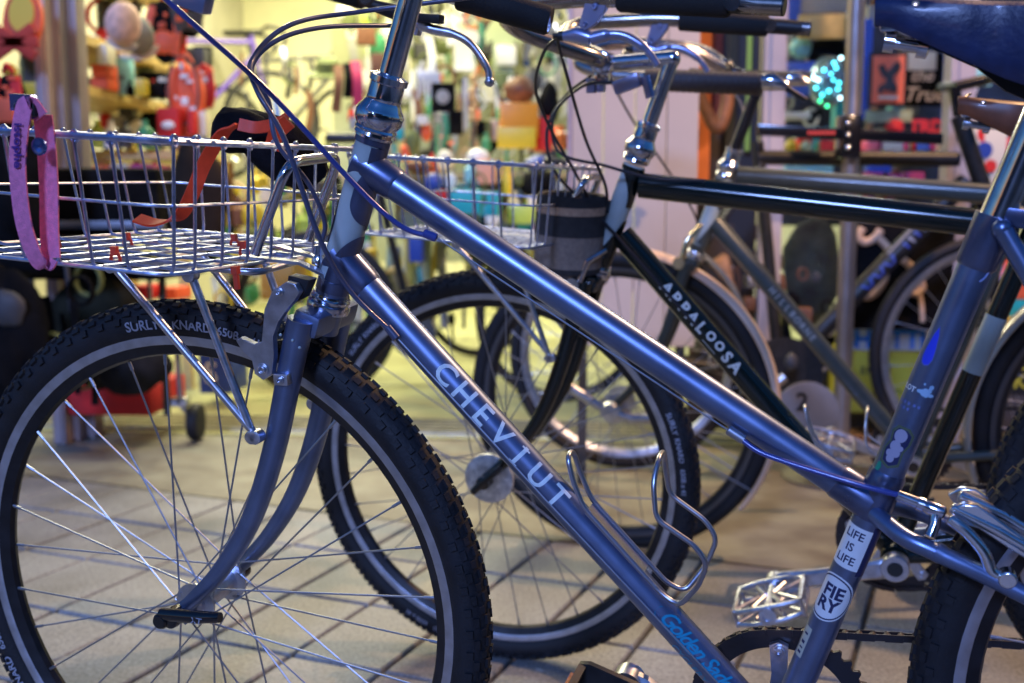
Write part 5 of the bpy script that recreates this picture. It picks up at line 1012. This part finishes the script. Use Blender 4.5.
# window display (behind the glass)
BK=item('window_backboard','dark backboard of the window display','board',768,-60,1080,225,4.6,.03,col('display dark',(.045,.05,.075),.7,noise=.5,nscale=5),smooth=False)
W=[('wooden_sign','short wooden board hanging high in the window','board',800,14,846,38,3.8,.03,WOOD),('blue_sheet','blue sheet hanging behind the window, left','sheet',776,62,818,96,3.85,.01,col('royal blue',(.03,.10,.55),.5)),('blue_case','blue case at the top of the window','case',781,-8,802,26,3.9,.1,col('royal blue',(.03,.10,.55),.5)),('pale_globe','pale blue globe high in the window','globe',790,36,812,60,3.9,.1,LBLUE),
 ('black_frame_bag','black bag beneath the wooden board','bag',806,38,846,66,3.9,.1,BLKC),('white_shelf','white ledge low in the window','ledge',780,112,812,118,3.75,.1,WHT),('blue_curtain','blue strip curtain right of the pole','curtain',861,20,872,118,3.8,.02,col('royal blue',(.03,.10,.55),.5)),('cream_card','cream card above the script sign','card',904,52,936,70,3.85,.01,CREMP),('black_sign','black sign with tan script lettering','sign',905,54,942,106,3.86,.01,BLKC),
 ('yellow_toy','small yellow figure-like pot on the window ledge','pot',785,139,797,152,3.7,.05,YEL),('green_toy','pale green pot on the window ledge','pot',799,141,812,152,3.7,.05,col('sage',(.40,.48,.30),.5)),('red_toy','red carton on the window ledge','carton',822,140,838,152,3.7,.05,RED),('pink_toy','pink carton on the window ledge','carton',856,141,880,151,3.7,.05,col('rose',(.75,.15,.18),.5)),('cream_toy','cream carton on the window ledge','carton',884,142,904,152,3.7,.05,CREMP),
 ('magenta_box','first magenta box in the row under the ledge','box',866,172,884,196,3.7,.06,MAGE),('magenta_box','second magenta box in the row under the ledge','box',888,174,902,194,3.7,.06,MAGE),('magenta_box','third magenta box in the row under the ledge, rightmost','box',906,172,925,192,3.7,.06,MAGE),('blue_roll','blue wrapped roll under the ledge','roll',868,162,892,172,3.7,.06,col('royal blue',(.03,.10,.55),.5)),
 ('ice_box','pale blue box under the ledge, left of the pole','box',786,165,834,180,3.72,.08,LBLUE),('sticker_poster','cream poster with red and blue blots right of the right column','poster',968,120,1006,184,3.5,.01,CREMP),('pale_poster','pale blue card above the cream poster','card',966,68,992,86,3.5,.01,LBLUE),('camo_bag','dark olive camouflage bag behind the glass','bag',786,216,838,322,3.6,.1,col('camouflage',(.05,.06,.045),.8,noise=.6,nscale=12)),
 ('grey_poster','grey photo poster at the top of the window','poster',786,-20,860,12,3.9,.01,GREYP),('brown_box','brown box right of the blue curtain','box',874,-10,896,18,3.9,.05,BRWN),('green_card','grey green card below the red poster','card',866,110,912,122,3.8,.01,col('sage',(.40,.48,.30),.5))]
for nm,lab,cat,x0,y0,x1,y1,d,th,m in W:
    c0=S((x0+x1)/2,(y0+y1)/2,d); w2,h2=px(x1-x0,d)/2,px(y1-y0,d)/2
    if cat in('bag',): b=MB(); lump(b,c0,(w2,w2*.5,h2),x0,.08); o=b.build(nm,m,None,label=lab,category=cat)
    elif cat=='globe': b=MB(); b.ball(c0,w2,seg=20); o=b.build(nm,m,None,label=lab,category=cat)
    elif cat=='pot': b=MB(); b.lathe(c0-V((0,0,h2)),(0,0,1),[(0,w2*.6),(h2*.8,w2),(h2*1.4,w2*.9),(h2*1.8,w2*.5),(h2*2,w2*.55)],16); o=b.build(nm,m,None,label=lab,category=cat)
    else: o=item(nm,lab,cat,x0,y0,x1,y1,d,th,m)
    if nm=='black_sign': text_on('the',921,76,3.86,12,col('tan ink',(.6,.45,.28),.6),o,'lettering',.3,.001); text_on('True',923,95,3.86,14,col('tan ink',(.6,.45,.28),.6),o,'lettering',.3,.001)
    if nm=='sticker_poster':
        b=MB(); 
        for (x,y,r_,k) in((986,134,.030,0),(984,150,.026,1),(990,166,.020,0),(976,172,.014,1)): n0=len(b.m); b.lathe(S(x,y,3.5)+V((0,-.004,0)),(0,-1,0),[(0,r_),(.002,r_)],14,mi=k)
        b.build('print',[RED,DBLUE],o)
text_on('TRD',926,127,3.8,12,col('red letters',(.75,.03,.04),.5),None,'lettering',bold=.003)
tr=bpy.data.objects['lettering.%03d'%0] if False else None
for o_ in sc.objects:
    if o_.name.startswith('lettering') and o_.parent is None: o_['label']='red block letters on the window right of the pole'; o_['category']='lettering'; o_.name='window_letters'
b=MB(); lump(b,S(894,127,3.8),(px(10,3.8),.02,px(6,3.8)),3,.15); b.build('red_splash',RED,None,label='red splash sticker left of the red block letters',category='sticker')
# framed red poster with a dark leaping shape
o=item('framed_poster','orange-red poster with a dark leaping shape in a black frame','poster',870,53,907,106,3.75,.02,BLK,smooth=False); item('print','','',873,56,904,103,3.745,.004,col('poster red',(.80,.16,.07),.5),par=o,smooth=False)
b=MB(); 
def PP(x,y): return S(x,y,3.74)+V((0,-.006,0))
for pts,r_ in((((880,66),(884,74),(889,76)),.011),(((889,74),(896,68),(894,64)),.014),(((888,74),(889,82),(886,90)),.013),(((888,84),(893,86),(894,92)),.010),(((885,86),(881,88),(880,93)),.009)): b.tube(curve([PP(*q) for q in pts],4),r_,8)
for v_ in b.v: v_.y=PP(888,80).y+(v_.y-PP(888,80).y)*.15
b.build('dark_shape',DKGR,o)
item('caption','','',879,96,898,99,3.738,.003,CREMP,par=o,smooth=False)
# reflective foil ball; its glints are added as small glowing dots
b=MB(); b.ball(S(828,82,3.7),px(19,3.7),seg=24,sc_=(1,1,1.35)); o=b.build('glitter_ball',mat('silver foil',(.22,.34,.42),.25,.6,noise=.4,nscale=60),None,label='silvery oval ball with its teal glints made as tiny glowing dots left of the pole',category='decoration'); rnd=random.Random(2)
LT=mat('teal glint',(.1,.7,.8),.3,emit=(.10,.85,.95),estr=5); LG=mat('green glint',(.1,.7,.3),.3,emit=(.05,.9,.35),estr=4); LB=mat('white glint',(.6,.9,1),.3,emit=(.6,.95,1),estr=6)
for k,(x,y,c_) in enumerate(((812,76,2),(814,78,2),(818,80,2),(831,74,0),(836,68,0),(839,83,0),(838,89,0),(829,91,0),(840,98,2),(820,101,1),(827,106,1),(822,95,0),(834,63,0),(841,58,2),(824,70,0),(816,88,0),(833,80,0))):
    b=MB(); b.ball(S(x,y,3.64),.0062,seg=10); b.build('glint_dot',[LT,LG,LB][c_],o)
# steel pole with clamp arm (repair stand) and black bicycle
b=MB(); c0=S(849,210,3.02); b.tube([(c0.x,c0.y,.0),(c0.x,c0.y,2.7)],.0235,24); b.lathe((c0.x,c0.y,0),(0,0,1),[(0,.16),(.006,.16),(.008,.03),(.03,.028)],28); st_=b.build('repair_stand',mat('stand steel',(.42,.38,.38),.3,.9,noise=.08,nscale=12),None,label='steel pole repair stand with a black clamp arm holding the black bicycle',category='repair stand')
b=MB(); p0,p1=S(757,130,2.99),S(942,139,2.93); dr=(p1-p0).normalized(); up_=V((0,0,1)); M=Matrix((dr,V((0,1,0)),up_)).transposed(); b.box((p0+p1)/2,((p1-p0).length,.022,px(11,3)),M,bev=.004); 
b.box(S(848,137,2.97),(px(20,3),.07,px(42,3)),bev=.006); ar=b.build('clamp_arm',BLKG,st_)
b=MB(); [box_at(x,131.5,x+2.6,135,2.96,.001,b=b) for x in range(806,832,4)]
for v_ in b.v: v_.y-=.02
b.build('red_print',col('red print',(.6,.04,.03),.5),ar,False)
for y in(124,135,148):
    b=MB(); b.lathe(S(848,y,2.93),(0,-1,0),[(0,.007),(.006,.006),(.007,.003)],12); b.build('clamp_bolt',CHROME,ar)
p=S(990,345,3.15); ps=R(180-2)
B5=root_for(p.x,p.y,ps,0.0,'bicycle',label='black bicycle facing right, held by the repair stand at the shop window',category='bicycle',group='bicycles parked outside the shop')
make_wheel('front_wheel',B5,0,.345,.345,.017,.312,.10,False,RIMM,None,rot0=.1,nsp=28); make_wheel('rear_wheel',B5,1.04,.345,.345,.017,.312,.13,False,RIMM,None,nsp=28)
mudguard(B5,1.04,.345,.362,20,200,.027,FENDS)
b=MB(); b.tube([(.115,0,.90),(.68,0,.905)],.021,16); b.tube([(.09,0,.84),(.60,0,.285)],.026,18); b.tube([(.68,0,.95),(.60,0,.285)],.017,16); b.tube([(.12,0,1.02),(.035,0,.80)],.024,18)
for s in(-1,1): b.tube([(.60,.03*s,.285),(1.04,.065*s,.345)],.011,10); b.tube([(.672,.015*s,.88),(1.04,.065*s,.345)],.008,10)
b.lathe((.60,-.035,.285),(0,1,0),[(0,.025),(.07,.025)],20); f5=b.build('frame',BLK,B5)
for s in(-1,1): b=MB(); b.tube(curve([(.03,.045*s,.79),(.02,.05*s,.6),(0,.052*s,.345)],5),.015,12); b.build('fork_blade',BLKG,B5)
b=MB(); b.tube([(.12,0,1.02),(.135,0,1.10)],.016,12); b.tube([(.135,-.0,1.10),(.05,0,1.12)],.016,12); b.build('stem',BLKG,B5); b=MB(); b.tube(curve([(.07,-.30,1.13),(.05,-.1,1.12),(.05,.1,1.12),(.07,.30,1.13)],5),.014,12); b.build('handlebar',BLK,B5)
b=MB(); 
Td=V((.60-.09,0,.285-.84)).normalized(); o5=V((.09,0,.84)); m5=[mat('blue print',(.06,.10,.42),.5),mat('silver print',(.35,.36,.42),.5)]
for k in range(5): wrap(b,flat_shape('poly',[(-.004,-.012),(.004,-.012),(.004,.012),(-.004,.012)],step=.006),o5,Td,V((0,1,0)),.0265,'along',dx=.16+.022*k,mi=(k%2),rot=R(8))
for k in range(6): wrap(b,flat_shape('poly',[(-.014,-.004),(.014,-.004),(.014,.004),(-.014,.004)],step=.006),o5,Td,V((0,1,0)),.0266,'along',dx=.30+.022*k,dy=.0,rot=R(60*(-1)**k),mi=0)
wrap(b,flat_shape('poly',[(-.08,-.003),(.08,-.003),(.08,.003),(-.08,.003)],step=.006),o5,Td,V((0,1,0)),.0266,'along',dx=.22,phi0=-.9,mi=1); b.build('lettering',m5,f5)
c5=MB(); c5.lathe((.60,.045,.285),(0,1,0),[(0,.06),(0,.11),(.012,.113),(.014,.06)],40); c5.build('chain_guard',BLK,B5)
for s,a in((1,-40),(-1,140)):
    b=MB(); d=V((math.cos(R(a)),0,math.sin(R(a)))); b.tube([V((.60,.07*s,.285)),V((.60,.08*s,.285))+d*.17],[.016,.012],12,flat=(0,1,0)); b.build('crank_arm',ALLOY,B5)
    b=MB(); e=V((.60,.08*s,.285))+d*.17; b.box(e+V((0,.05*s,0)),(.09,.09,.022),bev=.006); b.build('pedal',ALLOY,B5)
# black poster with curling tan shapes behind the black bicycle
o=item('tentacle_poster','black poster with curling tan shapes behind the black bicycle','poster',852,214,952,330,3.36,.01,BLKC,smooth=False); b=MB(); TAN=col('tan print',(.60,.42,.30),.6)
for pts,r_ in((((862,228),(858,236),(864,242),(874,238),(880,230)),.013),(((876,236),(888,248),(900,258),(910,266)),.012),(((858,292),(868,296),(878,288),(884,276),(880,268)),.014),(((908,288),(914,294),(922,288),(920,278)),.010),(((906,262),(914,280),(920,300),(922,322)),.008)): b.tube(curve([S(x,y,3.35)+V((0,-.006,0)) for x,y in pts],6),r_,8)
for v_ in b.v: pass
b.build('curl_print',TAN,o)
# grey disc with a numeral
b=MB(); b.lathe(S(806,414,2.72),(0,-1,0),[(0,.060),(.002,.082),(.006,.082),(.007,.078)],36); o=b.build('number_disc',col('grey disc',(.30,.28,.28),.45,noise=.15,nscale=10),None,label='grey round plate with a black 2 behind the second bicycle’s down tube',category='number plate'); text_on('2',801,402,2.71,18,BLK,o,'numeral',bold=.001,push=.01)
# boxes on the ground at the right
o=item('carton','white and yellow carton with blue block letters standing on the ground','carton',846,328,960,414,3.5,.22,col('olive yellow board',(.70,.60,.05),.5,noise=.08,nscale=6),smooth=False); item('white_band','','',846,328,960,351,3.470,.010,WHT,par=o,smooth=False); text_on('SHUTTLE',893,340,3.465,17,col('sign blue',(.01,.22,.75),.5),o,'lettering',bold=.003,push=.003); text_on('ERGO',875,371,3.49,7,BLK,o,'lettering',bold=.001,sp=1.2); b=MB(); b.tube(curve([S(862+i*5,392+2.5*(-1)**i,3.488) for i in range(9)],4),.0035,6); b.build('script_squiggle',OLIVE,o)
o=item('sign_board','black sign with yellow letters behind the rightmost wheel','sign',985,352,1064,396,3.0,.03,BLK,smooth=False); text_on('YOUR',1016,364,2.995,12,col('yellow letters',(.60,.50,.04),.5),o,'lettering',bold=.001); text_on('BIKE',1016,382,2.995,14,col('yellow letters',(.60,.50,.04),.5),o,'lettering',bold=.001)
item('carton','yellow carton right of the seat tube, under the teal one','carton',930,318,1040,352,3.6,.2,YEL); item('carton','teal carton between the yellow carton and the orange one','carton',960,300,1030,317,3.65,.2,TEALP); item('carton','orange carton on top at the far right','carton',975,262,1040,299,3.65,.2,ORNG); item('carton','brown carton lying left of the number plate','carton',838,440,900,452,3.4,.2,BRWN)
wallbox('window_plinth',1.0,4.2,.25,.33,0,.42,mat('plinth',(.06,.055,.06),.6),'low dark plinth under the shop window','plinth')
# ---------------- more goods: each its own object ----------------
CN={'white':WHT,'cream':CREMP,'grey':GREYP,'black':BLKC,'dark grey':DKGR,'olive':OLIVE,'green':GRN,'red':RED,'orange':ORNG,'yellow':YEL,'blue':col('royal blue',(.03,.10,.55),.5),'teal':TEALP,'brown':BRWN,'lime':LIME,'pale blue':LBLUE,'magenta':MAGE,'tan':col('tan print',(.60,.42,.30),.6),'silver':ALLOY}
def scatter(seed,n,x0,y0,x1,y1,d0,d1,s0,s1,colors,kinds,where,rows=None):
    rnd=random.Random(seed)
    for i in range(n):
        c_=rnd.choice(colors); k=rnd.choice(kinds); x=x0+(x1-x0)*((i+rnd.random())/n); y=rnd.choice(rows) if rows else rnd.uniform(y0,y1); d=rnd.uniform(d0,d1); s=px(rnd.uniform(s0,s1),d)/2; b=MB(); c0=S(x,y,d)
        if k=='box':
            h=s*rnd.uniform(.8,1.9); 
            if rows: c0=c0+V((0,0,h))
            b.box(c0,(s*2,.06,h*2),Z(rnd.uniform(-20,15)),bev=.004)
        elif k=='bottle':
            h=s*3.2; c0=c0 if rows else c0-V((0,0,h/2)); b.lathe(c0,(0,0,1),[(0,s*.7),(.003,s*.8),(h*.55,s*.8),(h*.72,s*.35),(h*.95,s*.35),(h*.97,s*.2)],14)
        elif k=='pouch': b_=lump(b,c0+(V((0,0,s)) if rows else V((0,0,0))),(s,s*.6,s*1.25),rnd.randrange(999),.09,16)
        elif k=='coil':
            for q in range(3): b.tube([c0+V((s*math.cos(t),.01*q,s*1.2*math.sin(t))) for t in [2*pi*j/18 for j in range(18)]],s*.13,6,closed=True)
        elif k=='strap': b.ribbon(curve([c0+V((0,0,s*2.2)),c0+V((s*.3,-.01,0)),c0+V((-s*.2,0,-s*2.4))],5),(1,.1,0),s*.7,.006)
        elif k=='rod': b.tube([c0+V((rnd.uniform(-s,s)*.5,0,s*3)),c0+V((0,0,-s*3))],s*.28,8)
        b.build(k,CN[c_],None,label='small %s %s %s'%(c_,k,where),category=k,group='%s %ss %s'%(c_,k,where))
scatter(1,12,92,0,176,0,4.35,4.6,8,15,['white','orange','red','black','teal','yellow','cream'],['box','bottle','pouch'],'standing on the lower side shelf',rows=[96])
scatter(2,12,92,0,176,0,4.35,4.6,8,14,['white','orange','black','grey','red','pale blue'],['box','bottle','pouch'],'standing on the upper side shelf',rows=[50])
scatter(3,26,92,104,205,150,4.6,5.2,8,15,['olive','yellow','cream','black','green','grey','red','brown'],['box','bottle','pouch','coil'],'behind the display table')
scatter(4,16,0,0,46,120,3.8,4.3,9,18,['black','green','red','white','olive','dark grey','yellow'],['box','strap','pouch','coil'],'in the far left corner of the shop')
scatter(5,24,92,164,200,190,4.5,4.8,7,12,['red','white','orange','grey','black','brown','tan'],['box','bottle'],'stacked under the display table')
scatter(6,100,205,160,345,300,4.7,5.6,11,24,['green','olive','yellow','cream','black','dark grey','white','brown','lime','tan'],['box','bottle','rod','coil','strap','pouch'],'on the low racks behind the nearest basket')
scatter(7,64,350,112,560,168,4.7,5.4,8,16,['white','orange','olive','black','brown','red','cream','teal','green','grey','dark grey','tan'],['box','bottle','rod','coil','strap','pouch'],'on the racks above the far counter')
scatter(8,30,398,178,566,226,3.95,4.25,9,16,['teal','blue','black','yellow','red','white','olive','cream','magenta'],['box','bottle','pouch','coil'],'piled behind the second basket')
scatter(9,34,345,236,470,330,4.6,5.2,7,13,['green','olive','yellow','black','cream','dark grey','teal'],['rod','rod','strap','box'],'among the rolled sheets')
scatter(10,30,470,236,572,300,4.5,5.1,8,14,['black','olive','grey','brown','yellow','dark grey'],['box','coil','pouch','rod'],'under the far counter')
scatter(11,34,784,4,940,118,3.92,4.1,8,17,['blue','black','pale blue','tan','white','dark grey','teal','grey','brown'],['box','strap','pouch','coil'],'pinned up in the shop window')
scatter(12,26,784,0,940,0,3.72,3.8,8,14,['red','yellow','white','teal','magenta','green','blue','cream'],['box','pouch'],'in the middle row of the window display',rows=[151])
scatter(13,22,784,0,940,0,3.72,3.8,9,15,['magenta','blue','black','pale blue','cream','dark grey'],['box','pouch'],'in the bottom row of the window display',rows=[196])
scatter(14,26,696,270,842,350,3.25,3.4,8,18,['tan','black','brown','dark grey','silver','black'],['coil','pouch','strap','box'],'heaped behind the bicycle mudguards')
scatter(15,16,966,0,1040,300,3.6,3.8,10,22,['blue','white','black','pale blue','red','dark grey'],['box','pouch','strap'],'right of the shop window columns')
scatter(16,14,700,360,830,425,3.0,3.3,8,18,['black','dark grey','silver','brown'],['coil','pouch','box'],'low beside the repair stand')
scatter(17,16,640,10,760,0,3.5,3.6,6,9,['red','orange','brown','black'],['strap','rod'],'hanging in the side doorway',rows=[20,60,110,150])
scatter(18,26,-4,270,98,400,2.95,3.3,12,30,['black','dark grey','black','olive'],['coil','rod','strap','pouch'],'in the dark heap left of the front wheel')
scatter(19,70,345,-12,566,112,5.7,6.1,11,24,['white','cream','olive','black','silver','grey','green','white','dark grey','brown'],['box','coil','strap','rod','pouch'],'crowding the pegboard')
scatter(20,26,90,0,208,150,4.7,5.1,12,26,['black','dark grey','black','red','orange','olive','white'],['pouch','box','strap','coil'],'hanging behind the side shelves')
scatter(21,40,350,0,562,165,5.2,5.6,11,22,['black','dark grey','brown','white','olive','green','silver','orange'],['pouch','coil','rod','strap','box'],'hung in front of the pegboard')
scatter(22,26,232,60,350,165,6.6,7.2,10,20,['dark grey','silver','blue','olive','grey','brown'],['coil','rod','strap'],'hung on hooks by the back wall')
for (x,y,d,ps_,m,l) in((560,430,4.35,176,col('black paint',(.012,.012,.014),.3),'black bicycle standing on the shop floor behind the second front wheel'),(700,428,4.0,10,col('dark red paint',(.10,.01,.01),.3),'dark red bicycle standing just inside the side door'),(300,405,5.2,30,col('dark olive paint',(.05,.06,.03),.3),'dark olive bicycle standing deep in the shop behind the fork of the nearest bicycle')):
    p=S(x,y,d); simple_bike(p.x,p.y,0,R(ps_),m,l,name='shop_bicycle',grp='bicycles standing inside the shop')
# ---------------- separate pieces that were collected in one mesh ----------------
def split_pieces(o):
    bm=bmesh.new(); bm.from_mesh(o.data); bm.verts.ensure_lookup_table(); seen=set(); isl=[]
    for v in bm.verts:
        if v.index in seen: continue
        st=[v]; comp=set(); seen.add(v.index)
        while st:
            a=st.pop(); comp.add(a.index)
            for e in a.link_edges:
                q=e.other_vert(a)
                if q.index not in seen: seen.add(q.index); st.append(q)
        isl.append(comp)
    bm.free()
    if len(isl)<2: return
    me=o.data; co=[v.co.copy() for v in me.vertices]; new=[]
    for comp in isl:
        ids=sorted(comp); mp={k:i for i,k in enumerate(ids)}; ps=[p for p in me.polygons if p.vertices[0] in comp]
        m2=bpy.data.meshes.new(me.name); m2.from_pydata([co[k] for k in ids],[],[[mp[k] for k in p.vertices] for p in ps])
        for mt in me.materials: m2.materials.append(mt)
        m2.polygons.foreach_set('material_index',[p.material_index for p in ps]); m2.polygons.foreach_set('use_smooth',[p.use_smooth for p in ps])
        try: m2.set_sharp_from_angle(angle=R(38))
        except Exception: pass
        new.append(m2)
    o.data=new[0]
    for m2 in new[1:]:
        c=o.copy(); c.data=m2; sc.collection.objects.link(c); c.parent=o.parent
for o in list(sc.objects):
    if o.type=='MESH' and o.parent and o.name.split('.')[0] in('lug','headset','brake_pad','bracket','leg','mudguard_stay','rivet','rack_tang','tag','front_pocket','cable_tie','rim_loop','reflector') and (o.name.split('.')[0]!='lug' or True): split_pieces(o)
